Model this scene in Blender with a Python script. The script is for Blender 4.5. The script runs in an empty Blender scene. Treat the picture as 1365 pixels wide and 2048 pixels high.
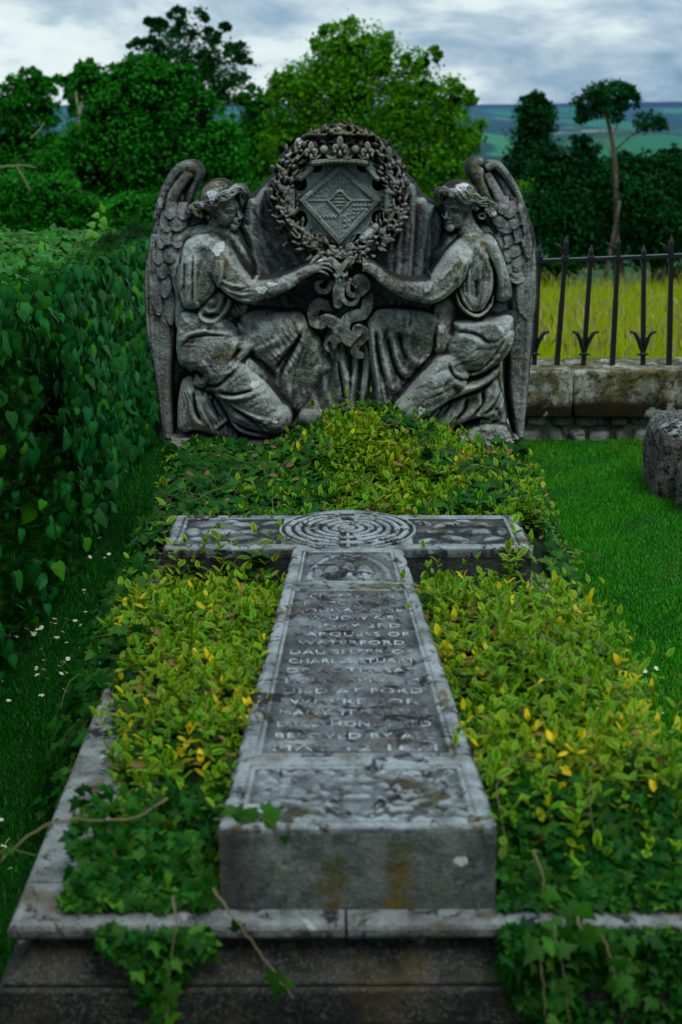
import bpy, math, random
import numpy as np
from mathutils import Vector, Matrix, Euler

scene = bpy.context.scene
COL = scene.collection
rng = np.random.default_rng(7)
random.seed(7)
R = math.radians
NEG = -999.0

# ------------------------------------------------------------------ camera model (50 mm lens, eye about 1.78 m)
F = 2850.0
CAMZ = 1.777
PITCH = math.atan((1024 - 240) / F)
YAW = math.atan((682.5 - 665) / F)
P0 = 0.45            # height of the plinth top above the grass

_cr = Euler((math.pi / 2 - PITCH, 0, -YAW), 'XYZ').to_matrix()
CR = np.array(_cr)

def ray(px, py, Y):
    """point of the plane y = Y that the survey photo shows at (px, py)"""
    px = np.asarray(px, float); py = np.asarray(py, float)
    d = np.stack([(px - 682.5) / F, -(py - 1024) / F, -np.ones_like(px)], -1) @ CR.T
    t = Y / d[..., 1]
    return d[..., 0] * t, CAMZ + d[..., 2] * t

def rayz(px, py, Z):
    d = np.array([(px - 682.5) / F, -(py - 1024) / F, -1.0]) @ CR.T
    t = (Z - CAMZ) / d[2]
    return d[0] * t, d[1] * t

# ------------------------------------------------------------------ object helpers
def tag(o, label=None, cat=None, group=None, kind=None):
    if label: o['label'] = label
    if cat: o['category'] = cat
    if group: o['group'] = group
    if kind: o['kind'] = kind
    return o

def empty(name, loc, label=None, cat=None, group=None, rz=0):
    o = bpy.data.objects.new(name, None); COL.objects.link(o)
    o.location = loc; o.rotation_euler = (0, 0, rz); o.empty_display_size = .1
    return tag(o, label, cat, group)

def link(name, me, mat=None, parent=None, smooth=True):
    if mat: me.materials.append(mat)
    if smooth:
        me.polygons.foreach_set('use_smooth', np.ones(len(me.polygons), bool))
    o = bpy.data.objects.new(name, me); COL.objects.link(o)
    if parent:
        o.parent = parent
        # mesh data given in world coordinates: undo the parents' offset
        off = Vector((0, 0, 0)); q = parent
        while q: off += q.location; q = q.parent
        o.location = -off
    return o

def npmesh(name, V, faces, mat=None, parent=None, smooth=True, attrs=None):
    """faces: list of (n,k) int arrays"""
    me = bpy.data.meshes.new(name)
    V = np.ascontiguousarray(V, np.float32)
    me.vertices.add(len(V)); me.vertices.foreach_set('co', V.ravel())
    faces = [np.asarray(f, np.int32) for f in faces if len(f)]
    li = np.concatenate([f.ravel() for f in faces])
    cnt = np.concatenate([np.full(len(f), f.shape[1], np.int32) for f in faces])
    st = np.concatenate([[0], np.cumsum(cnt)[:-1]]).astype(np.int32)
    me.loops.add(len(li)); me.loops.foreach_set('vertex_index', li)
    me.polygons.add(len(cnt)); me.polygons.foreach_set('loop_start', st)
    me.update(calc_edges=True)
    if attrs:
        for k, a in attrs.items():
            a = np.asarray(a, np.float32)
            if a.ndim == 1: a = np.stack([a, a, a], -1)
            c = np.ones((len(V), 4), np.float32); c[:, :3] = a
            at = me.color_attributes.new(k, 'FLOAT_COLOR', 'POINT')
            at.data.foreach_set('color', c.ravel())
    me.validate()
    return link(name, me, mat, parent, smooth)

class MB:
    """collects shapes, builds one mesh"""
    def __init__(s): s.v = []; s.f = []
    def add(s, vs, fs):
        n = len(s.v); s.v += [tuple(v) for v in vs]; s.f += [tuple(i + n for i in f) for f in fs]; return s
    def box(s, x0, x1, y0, y1, z0, z1):
        return s.add([(x0,y0,z0),(x1,y0,z0),(x1,y1,z0),(x0,y1,z0),(x0,y0,z1),(x1,y0,z1),(x1,y1,z1),(x0,y1,z1)],
                     [(3,2,1,0),(4,5,6,7),(0,1,5,4),(1,2,6,5),(2,3,7,6),(3,0,4,7)])
    def tube(s, pts, rad, n=8, cap=True):
        pts = [Vector(p) for p in pts]; m = len(pts)
        if not hasattr(rad, '__len__'): rad = [rad] * m
        vs = []; up = Vector((0.13, 0.2, 1))
        for i, p in enumerate(pts):
            t = (pts[min(i+1, m-1)] - pts[max(i-1, 0)]).normalized()
            if abs(t.dot(up.normalized())) > .95: a = t.cross(Vector((1, .1, 0))).normalized()
            else: a = t.cross(up).normalized()
            b = t.cross(a)
            for k in range(n):
                c = 2*math.pi*k/n
                vs.append(p + (a*math.cos(c) + b*math.sin(c))*rad[i])
        fs = [(i*n+k, i*n+(k+1)%n, (i+1)*n+(k+1)%n, (i+1)*n+k) for i in range(m-1) for k in range(n)]
        if cap: fs += [tuple(range(n-1,-1,-1)), tuple(range((m-1)*n, m*n))]
        return s.add(vs, fs)
    def build(s, name, mat, parent=None, smooth=False, bevel=0):
        me = bpy.data.meshes.new(name); me.from_pydata([tuple(v) for v in s.v], [], s.f); me.update()
        o = link(name, me, mat, parent, smooth)
        if bevel:
            b = o.modifiers.new('bevel', 'BEVEL'); b.width = bevel; b.segments = 2; b.limit_method = 'ANGLE'
        return o

def catmull(pts, n=6, closed=False):
    P = np.asarray(pts, float); m = len(P); out = []
    rngi = range(m) if closed else range(m-1)
    for i in rngi:
        if closed: a, b, c, d = P[i-1], P[i], P[(i+1) % m], P[(i+2) % m]
        else: a, b, c, d = P[max(i-1,0)], P[i], P[i+1], P[min(i+2, m-1)]
        for k in range(n):
            t = k/n
            out.append(.5*((2*b) + (c-a)*t + (2*a-5*b+4*c-d)*t*t + (-a+3*b-3*c+d)*t**3))
    if not closed: out.append(P[-1])
    return np.array(out)

def vnoise(shape, cells, seed):
    r = np.random.default_rng(seed); gh, gw = cells
    g = r.random((gh+3, gw+3))
    y = np.linspace(0, gh, shape[0], endpoint=False); x = np.linspace(0, gw, shape[1], endpoint=False)
    yi = y.astype(int); xi = x.astype(int); fy = y-yi; fx = x-xi
    fy = fy*fy*(3-2*fy); fx = fx*fx*(3-2*fx)
    a = g[yi][:, xi]; b = g[yi][:, xi+1]; c = g[yi+1][:, xi]; d = g[yi+1][:, xi+1]
    fy = fy[:, None]; fx = fx[None]
    return (a*(1-fx)+b*fx)*(1-fy) + (c*(1-fx)+d*fx)*fy - .5

def fnoise(shape, cell, seed, octv=4):
    o = np.zeros(shape); amp = 1
    for k in range(octv):
        c = max(cell/2**k, 1.5)
        o += amp*vnoise(shape, (max(2, int(shape[0]/c)), max(2, int(shape[1]/c))), seed+k); amp *= .5
    return o

def snoise3(x, y, z=0.0, s=1.0, seed=0):
    """cheap smooth pseudo-noise of position, -1..1"""
    r = np.random.default_rng(abs(int(seed))); o = 0
    for k in range(6):
        a = r.normal(size=3)*s*(1+.5*k); p = r.random()*6.28
        o = o + np.sin(a[0]*x + a[1]*y + a[2]*z + p)/(1+.4*k)
    return o/3.2

# ------------------------------------------------------------------ carved height fields
class HF:
    def __init__(s, u0, v0, u1, v1, step=1.0):
        s.u = np.arange(u0, u1+step, step); s.v = np.arange(v0, v1+step, step); s.step = step
        s.U, s.V = np.meshgrid(s.u, s.v)
        s.H = np.full(s.U.shape, NEG); s.paint = np.zeros(s.U.shape + (2,))
    def win(s, P, pad):
        P = np.asarray(P)
        i0 = max(0, int((P[:,0].min()-pad-s.u[0])/s.step)); i1 = min(len(s.u), int((P[:,0].max()+pad-s.u[0])/s.step)+2)
        j0 = max(0, int((P[:,1].min()-pad-s.v[0])/s.step)); j1 = min(len(s.v), int((P[:,1].max()+pad-s.v[0])/s.step)+2)
        return (slice(j0, j1), slice(i0, i1))
    def put(s, w, mask, h, mode='max', k=4.0):
        A = s.H[w]
        if A.size == 0: return
        if mode == 'set': r = h
        elif mode == 'max': r = np.maximum(A, h)
        elif mode == 'smax':
            q = np.clip(.5+.5*(h-A)/k, 0, 1); r = np.where(A < -500, h, A*(1-q)+h*q + k*q*(1-q))
        elif mode == 'add': r = A + h; mask = mask & (A > -500)
        s.H[w] = np.where(mask, r, A)
    def line(s, U, V, P, closed=False):
        P = np.asarray(P, float); n = len(P)
        if closed: P = np.vstack([P, P[:1]]); n += 1
        L = np.hypot(*(P[1:,:2]-P[:-1,:2]).T); cum = np.concatenate([[0], np.cumsum(L)]); tot = max(cum[-1], 1e-6)
        best = np.full(U.shape, 1e9); S = np.zeros(U.shape); side = np.zeros(U.shape)
        ex = [np.zeros(U.shape) for _ in range(P.shape[1]-2)]
        for i in range(n-1):
            ax, ay = P[i,:2]; dx, dy = P[i+1,:2]-P[i,:2]; l2 = dx*dx+dy*dy+1e-9
            t = np.clip(((U-ax)*dx+(V-ay)*dy)/l2, 0, 1)
            d = np.hypot(U-ax-t*dx, V-ay-t*dy); m = d < best
            best = np.where(m, d, best); S = np.where(m, (cum[i]+t*L[i])/tot, S)
            side = np.where(m, np.sign((U-ax)*dy-(V-ay)*dx), side)
            for j in range(len(ex)): ex[j] = np.where(m, P[i,2+j]*(1-t)+P[i+1,2+j]*t, ex[j])
        return best, S, side, ex
    def inside(s, U, V, P):
        c = np.zeros(U.shape, bool); n = len(P)
        for i in range(n):
            x0, y0 = P[i][:2]; x1, y1 = P[(i+1) % n][:2]
            if y0 == y1: continue
            m = ((y0 > V) != (y1 > V)) & (U < (x1-x0)*(V-y0)/(y1-y0)+x0); c ^= m
        return c
    def ell(s, cu, cv, ru, rv, wc, rw, rot=0, mode='smax', k=5):
        w = s.win([(cu, cv)], max(ru, rv)+1); U = s.U[w]-cu; V = s.V[w]-cv
        c, sn = math.cos(R(rot)), math.sin(R(rot)); a = (U*c+V*sn)/ru; b = (-U*sn+V*c)/rv
        q = 1-a*a-b*b; s.put(w, q > 0, wc + rw*np.sqrt(np.maximum(q, 0)), mode, k)
    def cap(s, P, mode='smax', k=5, flat=1.0, sm=5):
        """P rows: u, v, w, r"""
        P = np.asarray(P, float)
        if sm and len(P) > 2: P = catmull(P, sm)
        w = s.win(P, P[:,3].max()+1); d, S, sd, (ww, rr) = s.line(s.U[w], s.V[w], P)
        q = rr*rr-d*d; s.put(w, q > 0, ww + flat*np.sqrt(np.maximum(q, 0)), mode, k)
    def band(s, P, hw, w0, lift=3, edge=2.5, sm=6, mode='set'):
        """ribbon seen flat on: rows u, v, w"""
        P = catmull(np.asarray(P, float), sm)
        w = s.win(P, hw+1); d, S, sd, ex = s.line(s.U[w], s.V[w], P)
        ww = ex[0] if ex else w0
        q = np.clip((hw-d)/edge, 0, 1)
        s.put(w, d < hw, ww + lift*np.sqrt(1-(1-q)**2) - .35*lift*(1-(d/hw)**2), mode)
    def poly(s, P, wb, bulge, edge, mode='smax', k=4, sm=4, tilt=(0, 0, 0, 0)):
        P = np.asarray(P, float)[:, :2]
        if sm: P = catmull(P, sm, True)
        w = s.win(P, 1); U, V = s.U[w], s.V[w]
        d = s.line(U, V, P, True)[0]; q = np.clip(d/edge, 0, 1)
        h = wb + bulge*np.sqrt(np.maximum(0, 1-(1-q)**2)) + tilt[2]*(U-tilt[0]) + tilt[3]*(V-tilt[1])
        s.put(w, s.inside(U, V, P), h, mode, k)
    def fold(s, P, amp, w1, w2=None, sm=5, t0=.15, t1=.25, lim=None):
        """raised (or cut, amp<0) ridge; w1 / w2 widths to either side"""
        w2 = w2 or w1; P = np.asarray(P, float)[:, :2]
        if sm and len(P) > 2: P = catmull(P, sm)
        w = s.win(P, 3*max(w1, w2)); d, S, sd, _ = s.line(s.U[w], s.V[w], P)
        ww = np.where(sd > 0, w1, w2)
        tp = np.clip(np.minimum(S/t0, (1-S)/t1), 0, 1); tp = tp*tp*(3-2*tp)
        h = amp*np.exp(-(d/ww)**2)*tp
        m = d < 3*ww
        if lim is not None: m = m & lim[w]
        s.put(w, m, h, 'add')
    def bump(s, cu, cv, ru, rv, amp, rot=0):
        w = s.win([(cu, cv)], 2.6*max(ru, rv)); U = s.U[w]-cu; V = s.V[w]-cv
        c, sn = math.cos(R(rot)), math.sin(R(rot)); a = (U*c+V*sn)/ru; b = (-U*sn+V*c)/rv
        s.put(w, np.ones(U.shape, bool), amp*np.exp(-(a*a+b*b)), 'add')
    def pleats(s, P, ang, wl, amp, warp=1.0, seed=0, sc=1.0, edge=12):
        """thin irregular cloth folds running across direction ang inside a region"""
        P = catmull(np.asarray(P, float)[:, :2], 4, True); w = s.win(P, 1); U, V = s.U[w], s.V[w]
        d = s.line(U, V, P, True)[0]; m = s.inside(U, V, P); f = np.clip(d/edge, 0, 1); f = f*f*(3-2*f)
        n1 = snoise3(U/60., V/60., 0, 1.6, seed); n2 = snoise3(U/40., V/40., 0, 1.5, seed+1)
        ph = (U*math.cos(R(ang))+V*math.sin(R(ang)))/wl + warp*n1
        pr = np.abs(np.sin(math.pi*ph))**.75-.6
        mod = np.clip(.45+.75*n2, .05, 1.1)
        s.put(w, m, amp*pr*mod*f, 'add')
    def spot(s, cu, cv, ru, rv, ch, val=1.0, seed=0):
        w = s.win([(cu, cv)], 1.6*max(ru, rv)); U = s.U[w]-cu; V = s.V[w]-cv
        th = np.arctan2(V, U); rr = np.hypot(U/ru, V/rv)
        rr = rr*(1+.18*np.sin(3*th+seed)+.1*np.sin(5*th+2.3*seed)+.06*np.sin(9*th+seed))
        a = np.clip((1.1-rr)/.25, 0, 1)*val
        s.paint[w][..., ch] = np.maximum(s.paint[w][..., ch], a)
    def blur(s, A, n):
        m = (s.H > -500).astype(float); X = np.where(s.H > -500, A, 0)
        def bx(Z, ax):
            Z = np.concatenate([np.zeros_like(Z.take([0], ax)), np.cumsum(np.pad(Z, [(n, n) if i == ax else (0, 0) for i in (0, 1)], mode='edge'), ax)], ax)
            L = A.shape[ax]
            return (Z.take(range(2*n+1, 2*n+1+L), ax) - Z.take(range(0, L), ax))/(2*n+1)
        for _ in range(2): X = bx(bx(X, 0), 1); m = bx(bx(m, 0), 1)
        return X/np.maximum(m, 1e-6)
    def rough(s, amp, cell=10, seed=1):
        s.H += np.where(s.H > -500, amp*fnoise(s.H.shape, cell/s.step, seed), 0)
    def world(s, Y0, K=1/531.):
        x, z = ray(s.U, s.V, Y0)
        return x, Y0 - s.H*K, z
    def build(s, name, mat, parent, Y0, back=-60, K=1/531., fn=None, soft=1, cavn=7):
        M = s.H > -500
        if soft: s.H = np.where(M, .35*s.H+.65*s.blur(s.H, 1), NEG)
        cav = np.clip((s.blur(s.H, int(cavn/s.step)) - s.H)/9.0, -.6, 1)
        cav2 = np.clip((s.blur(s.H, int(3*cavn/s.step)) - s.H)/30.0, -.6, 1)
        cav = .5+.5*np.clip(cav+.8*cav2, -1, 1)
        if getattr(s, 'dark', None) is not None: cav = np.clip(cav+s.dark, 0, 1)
        if fn is None: x, y, z = s.world(Y0, K); yb = np.full_like(y, Y0-back*K); B = (x, yb, z)
        else: x, y, z = fn(s.U, s.V, s.H); B = fn(s.U, s.V, np.full_like(s.H, back))
        # keep only cells with four carved corners
        C = M[:-1,:-1] & M[1:,:-1] & M[:-1,1:] & M[1:,1:]
        used = np.zeros_like(M); used[:-1,:-1] |= C; used[1:,:-1] |= C; used[:-1,1:] |= C; used[1:,1:] |= C
        idx = -np.ones(M.shape, int); idx[used] = np.arange(used.sum()); nv = int(used.sum())
        jj, ii = np.nonzero(C)
        q = np.stack([idx[jj,ii], idx[jj+1,ii], idx[jj+1,ii+1], idx[jj,ii+1]], -1)
        V = np.stack([x[used], y[used], z[used]], -1)
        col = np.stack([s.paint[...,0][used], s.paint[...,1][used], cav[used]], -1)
        # side walls down to the flat back
        Cp = np.pad(C, 1); e = []
        for (dj, di, a, b) in ((-1,0,(0,0),(0,1)), (1,0,(1,1),(1,0)), (0,-1,(1,0),(0,0)), (0,1,(0,1),(1,1))):
            nb = Cp[1+dj:1+dj+C.shape[0], 1+di:1+di+C.shape[1]]
            j2, i2 = np.nonzero(C & ~nb)
            e.append(np.stack([idx[j2+a[0], i2+a[1]], idx[j2+b[0], i2+b[1]]], -1))
        e = np.concatenate(e)
        VB = np.stack([B[0][used], B[1][used], B[2][used]], -1)
        be = np.unique(e); mp = -np.ones(nv, int); mp[be] = nv+np.arange(len(be))
        Vall = np.vstack([V, VB[be]]); call = np.vstack([col, col[be]])
        walls = np.stack([e[:,0], e[:,1], mp[e[:,1]], mp[e[:,0]]], -1)
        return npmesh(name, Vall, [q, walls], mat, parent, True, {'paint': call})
# ------------------------------------------------------------------ materials
class NT:
    def __init__(s, name):
        s.m = bpy.data.materials.new(name); s.m.use_nodes = True; s.t = s.m.node_tree; s.n = s.t.nodes
        s.bsdf = s.n['Principled BSDF']; s.out = s.n['Material Output']
        s.bsdf.inputs['Roughness'].default_value = .85
        s.tc = s.n.new('ShaderNodeTexCoord'); s.geo = s.n.new('ShaderNodeNewGeometry')
    def l(s, a, b): s.t.links.new(a, b); return b
    def put(s, inp, v):
        if isinstance(v, (int, float)): inp.default_value = v
        elif isinstance(v, (tuple, list)): inp.default_value = tuple(v) + ((1,) if len(v) == 3 and len(inp.default_value) == 4 else ())
        elif v is not None: s.t.links.new(v, inp)
    def noise(s, scale, detail=6, rough=.6, vec=None, dist=0, out='Fac'):
        n = s.n.new('ShaderNodeTexNoise'); n.inputs['Scale'].default_value = scale; n.inputs['Detail'].default_value = detail
        n.inputs['Roughness'].default_value = rough; n.inputs['Distortion'].default_value = dist
        s.l(vec or s.tc.outputs['Object'], n.inputs['Vector']); return n.outputs[out]
    def voro(s, scale, vec=None, feat='F1', out='Distance'):
        n = s.n.new('ShaderNodeTexVoronoi'); n.feature = feat; n.inputs['Scale'].default_value = scale
        s.l(vec or s.tc.outputs['Object'], n.inputs['Vector']); return n.outputs[out]
    def mapv(s, scale=(1,1,1), loc=(0,0,0), vec=None):
        n = s.n.new('ShaderNodeMapping'); n.inputs['Scale'].default_value = scale; n.inputs['Location'].default_value = loc
        s.l(vec or s.tc.outputs['Object'], n.inputs['Vector']); return n.outputs[0]
    def math(s, op, a, b=0.0, c=None, clamp=False):
        n = s.n.new('ShaderNodeMath'); n.operation = op; n.use_clamp = clamp
        s.put(n.inputs[0], a); s.put(n.inputs[1], b)
        if c is not None: s.put(n.inputs[2], c)
        return n.outputs[0]
    def ss(s, v, a, b, lo=0, hi=1):
        n = s.n.new('ShaderNodeMapRange'); n.interpolation_type = 'SMOOTHSTEP'
        s.put(n.inputs[0], v); n.inputs[1].default_value = a; n.inputs[2].default_value = b
        n.inputs[3].default_value = lo; n.inputs[4].default_value = hi; return n.outputs[0]
    def mix(s, f, a, b, mode='MIX'):
        n = s.n.new('ShaderNodeMix'); n.data_type = 'RGBA'; n.blend_type = mode
        s.put(n.inputs[0], f); s.put(n.inputs[6], a); s.put(n.inputs[7], b); return n.outputs[2]
    def ramp(s, v, stops):
        n = s.n.new('ShaderNodeValToRGB'); e = n.color_ramp.elements
        while len(e) < len(stops): e.new(.5)
        for k, (p, c) in zip(e, stops): k.position = p; k.color = tuple(c) + (1,)
        s.put(n.inputs[0], v); return n.outputs[0]
    def attr(s, name):
        n = s.n.new('ShaderNodeAttribute'); n.attribute_name = name
        sp = s.n.new('ShaderNodeSeparateColor'); s.l(n.outputs['Color'], sp.inputs[0]); return sp.outputs
    def sep(s, v):
        n = s.n.new('ShaderNodeSeparateXYZ'); s.l(v, n.inputs[0]); return n.outputs
    def bump(s, h, strength=.5, dist=.01, prev=None):
        n = s.n.new('ShaderNodeBump'); n.inputs['Strength'].default_value = strength; n.inputs['Distance'].default_value = dist
        s.put(n.inputs['Height'], h)
        if prev is not None: s.l(prev, n.inputs['Normal'])
        return n.outputs[0]
    def done(s, col, rough=None, normal=None, spec=None):
        s.put(s.bsdf.inputs['Base Color'], col)
        if rough is not None: s.put(s.bsdf.inputs['Roughness'], rough)
        if normal is not None: s.l(normal, s.bsdf.inputs['Normal'])
        if spec is not None: s.bsdf.inputs['Specular IOR Level'].default_value = spec
        return s.m

def stone(name, dark=(.05,.055,.05), mid=(.16,.17,.155), light=(.36,.38,.35), upl=.5, moss=.35, speck=.5, soot=.5,
          mosscol=(.13,.085,.018), bumps=.6, sc=1.0, mossv=.15, paint=True, lich=.25, brown=.35, pale=.5, stretch=None):
    t = NT(name)
    vec = t.mapv(stretch) if stretch else t.tc.outputs['Object']
    n1 = t.noise(5*sc, 8, .62, vec); n2 = t.noise(23*sc, 7, .65, vec, dist=.4); n3 = t.noise(120*sc, 4, .7, vec)
    up = t.sep(t.geo.outputs['Normal'])[2]
    c = t.mix(t.ss(t.math('ADD', t.math('MULTIPLY', n1, .5), t.math('MULTIPLY', n2, .5)), .41, .59), dark, mid)
    # lighter stone in noisy patches, strongest on upward faces
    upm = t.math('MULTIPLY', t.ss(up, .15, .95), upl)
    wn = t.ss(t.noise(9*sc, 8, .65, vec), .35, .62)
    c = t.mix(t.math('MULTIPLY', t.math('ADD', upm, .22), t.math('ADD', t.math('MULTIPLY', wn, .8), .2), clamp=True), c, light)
    # brown algae
    c = t.mix(t.math('MULTIPLY', t.ss(t.noise(3.3*sc, 6, .6, t.mapv((1,1,1), (3,1,7), vec)), .5, .68), brown), c, (.085,.06,.042))
    if soot:
        c = t.mix(t.math('MULTIPLY', t.ss(t.noise(14*sc, 9, .72, t.mapv((1,1,1), (9,4,2), vec), dist=.6), .535, .575), soot), c, (.012,.014,.014))
    # fine pale specks of lichen and dark pits
    n4 = t.noise(210*sc, 3, .7, vec)
    c = t.mix(t.math('MULTIPLY', t.math('MULTIPLY', t.ss(n4, .52, .62), t.ss(n2, .34, .56)), speck), c, t.mix(.5, light, (.42,.43,.38)))
    c = t.mix(t.math('MULTIPLY', t.math('MULTIPLY', t.ss(n3, .56, .64), t.ss(n1, .42, .58)), speck), c, t.mix(.4, light, (.5,.5,.44)))
    c = t.mix(t.math('MULTIPLY', t.ss(t.noise(170*sc, 3, .65, vec), .54, .62), .5), c, (.02,.021,.019))
    c = t.mix(t.math('MULTIPLY', t.ss(t.noise(11*sc, 7, .62, t.mapv((1,1,1), (2,9,5), vec), dist=.5), .53, .62), pale), c, t.mix(.75, c, light))
    # pale crust lichen patches
    vl = t.noise(7*sc, 5, .55, t.mapv((1,1,1), (1,8,3), vec), dist=.8)
    c = t.mix(t.math('MULTIPLY', t.ss(vl, .66, .69), lich), c, (.55,.58,.56))
    if moss:
        mm = t.math('MULTIPLY', t.ss(t.noise(6*sc, 7, .65, t.mapv((1,1,1), (5,5,9), vec)), .5, .64), t.math('ADD', t.math('MULTIPLY', t.ss(up, -.2, .9), 1-mossv), mossv))
        c = t.mix(t.math('MULTIPLY', mm, moss), c, mosscol)
    h = t.math('ADD', t.math('ADD', t.math('MULTIPLY', n2, .6), t.math('MULTIPLY', n3, .45)), t.math('MULTIPLY', t.noise(60*sc, 5, .7, vec), .4))
    if paint:
        p = t.attr('paint')
        jag = t.math('MULTIPLY', t.math('SUBTRACT', t.noise(60, 5, .7), .5), .9)
        mo = t.ss(t.math('ADD', p[1], jag), .35, .62)
        c = t.mix(t.math('MULTIPLY', mo, t.ss(t.noise(45, 5, .7), .36, .56)), c, t.mix(t.ss(t.noise(22, 4), .47, .72), (.085,.08,.018), (.15,.095,.014)))
        c = t.mix(t.ss(t.math('ADD', p[0], t.math('MULTIPLY', jag, .5)), .4, .5), c, t.mix(n3, (.42,.46,.46), (.75,.78,.80)))
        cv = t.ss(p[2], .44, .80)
        c = t.mix(t.math('MULTIPLY', cv, .93), c, (.012,.013,.012))  # recess shade painted into the stone colour along with dirt
        c = t.mix(t.math('MULTIPLY', t.ss(p[2],   .46, .22), .38), c, t.mix(.75, c, light))  # highlights on raised edges painted into the stone colour
    nb = t.bump(h, min(1, bumps*1.3), .016)
    return t.done(c, .92, nb, .25)

def leafmat(name, a, b, edge=None, yellow=None, rough=.45, trans=.25, spec=.4, under=None):
    """attribute 'leaf': r = margin 0..1, g = tone per leaf, b = yellowing"""
    t = NT(name); p = t.attr('leaf')
    c = t.mix(p[1], a, b)
    if edge: c = t.mix(t.math('MULTIPLY', t.ss(p[0], .45, .95), t.ss(p[1], -.1, .6)), c, edge)
    if yellow: c = t.mix(p[2], c, yellow)
    t.bsdf.inputs['Subsurface Weight'].default_value = 0
    t.put(t.bsdf.inputs['Base Color'], c); t.bsdf.inputs['Roughness'].default_value = rough
    t.bsdf.inputs['Specular IOR Level'].default_value = spec
    if trans:
        tr = t.n.new('ShaderNodeBsdfTranslucent'); t.l(c, tr.inputs[0])
        mx = t.n.new('ShaderNodeMixShader'); mx.inputs[0].default_value = trans
        t.l(t.bsdf.outputs[0], mx.inputs[1]); t.l(tr.outputs[0], mx.inputs[2]); t.l(mx.outputs[0], t.out.inputs[0])
    return t.m

def flat(name, col, rough=.8, var=.0, sc=20, spec=.3):
    t = NT(name)
    c = t.mix(t.noise(sc, 5), tuple(v*(1-var) for v in col), tuple(v*(1+var) for v in col)) if var else col
    return t.done(c, rough, None, spec)

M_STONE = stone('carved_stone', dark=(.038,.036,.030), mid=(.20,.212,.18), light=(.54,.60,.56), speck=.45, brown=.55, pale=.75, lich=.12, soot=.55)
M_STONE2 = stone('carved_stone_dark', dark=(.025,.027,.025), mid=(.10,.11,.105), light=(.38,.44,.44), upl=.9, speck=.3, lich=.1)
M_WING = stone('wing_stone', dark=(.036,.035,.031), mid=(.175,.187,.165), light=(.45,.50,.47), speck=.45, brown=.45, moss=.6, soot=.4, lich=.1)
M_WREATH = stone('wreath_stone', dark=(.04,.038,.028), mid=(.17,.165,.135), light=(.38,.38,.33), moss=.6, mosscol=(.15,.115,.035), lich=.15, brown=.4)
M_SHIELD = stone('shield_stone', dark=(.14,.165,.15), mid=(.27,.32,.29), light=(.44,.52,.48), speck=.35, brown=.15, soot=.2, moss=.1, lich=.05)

def mossy_wall():
    t = NT('mossy_coping'); P = t.sep(t.tc.outputs['Object'])
    c = t.mix(t.ss(t.noise(9, 8, .65), .4, .6), (.20,.20,.15), (.46,.48,.40))
    m = t.math('ADD', t.noise(7, 9, .7, dist=.5), t.math('MULTIPLY', t.noise(38, 5, .7), .35))
    mossc = t.mix(t.ss(t.noise(16, 7, .7), .4, .6), (.05,.045,.008), (.165,.125,.02))
    c = t.mix(t.math('MULTIPLY', t.ss(m, .60, .72), .85), c, mossc)
    c = t.mix(t.math('MULTIPLY', t.ss(t.noise(30, 7, .75), .53, .58), .85), c, (.018,.016,.008))
    low = t.math('ADD', P[2], t.math('MULTIPLY', t.noise(6, 6, .6), .12))
    c = t.mix(t.ss(low, .335, .27), c, (.022,.018,.007))  # shadow on the lower coping face painted in as near-black
    c = t.mix(t.math('MULTIPLY', t.ss(t.noise(5, 5, .6, t.mapv((1,1,1), (4,4,4))), .62, .65), .9), c, (.34,.38,.32))
    return t.done(c, .95, t.bump(t.noise(60, 7, .75), 1, .02), .15)
def mottled():
    t = NT('mottled_tombstone')
    a = t.ss(t.noise(16, 9, .72, dist=.8), .47, .53)
    c = t.mix(a, (.010,.010,.012), (.13,.115,.095))
    up = t.sep(t.geo.outputs['Normal'])[2]
    c = t.mix(t.math('MULTIPLY', t.ss(t.noise(24, 8, .75, t.mapv((1,1,1.6), (2,2,2)), dist=1.0), .52, .56), t.math('ADD', t.math('MULTIPLY', t.ss(up, .0, .9), .7), .3)), c, (.42,.45,.44))
    c = t.mix(t.math('MULTIPLY', t.ss(t.noise(8, 6, .6, t.mapv((1,1,1), (7,1,2))), .58, .64), t.ss(up, .3, .9)), c, (.15,.13,.02))
    c = t.mix(t.math('MULTIPLY', t.ss(t.noise(90, 4, .7), .55, .62), .5), c, (.30,.28,.24))
    return t.done(c, .95, t.bump(t.noise(50, 8, .75), 1, .03), .15)
# ------------------------------------------------------------------ the angel monument
SC = {'LU': (260,230,3.102), 'RU': (680,230,3.102), 'LL': (260,560,3.102), 'RL': (680,560,3.102),
      'CC': (500,230,3.792), 'HL': (380,340,9.75), 'HR': (860,340,9.75), 'BW': (580,490,6.825), 'F': (0,0,1)}
def T(k, P):
    ox, oy, s = SC[k]
    return [(ox+p[0]/s, oy+p[1]/s) + tuple(p[2:]) for p in P]
def tl(k, v): return v/SC[k][2]
YM = 5.30
mon = empty('angel_monument', (0.04, 5.4, P0), 'pale weathered stone memorial with two kneeling winged angels holding a wreath', 'memorial')

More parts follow.
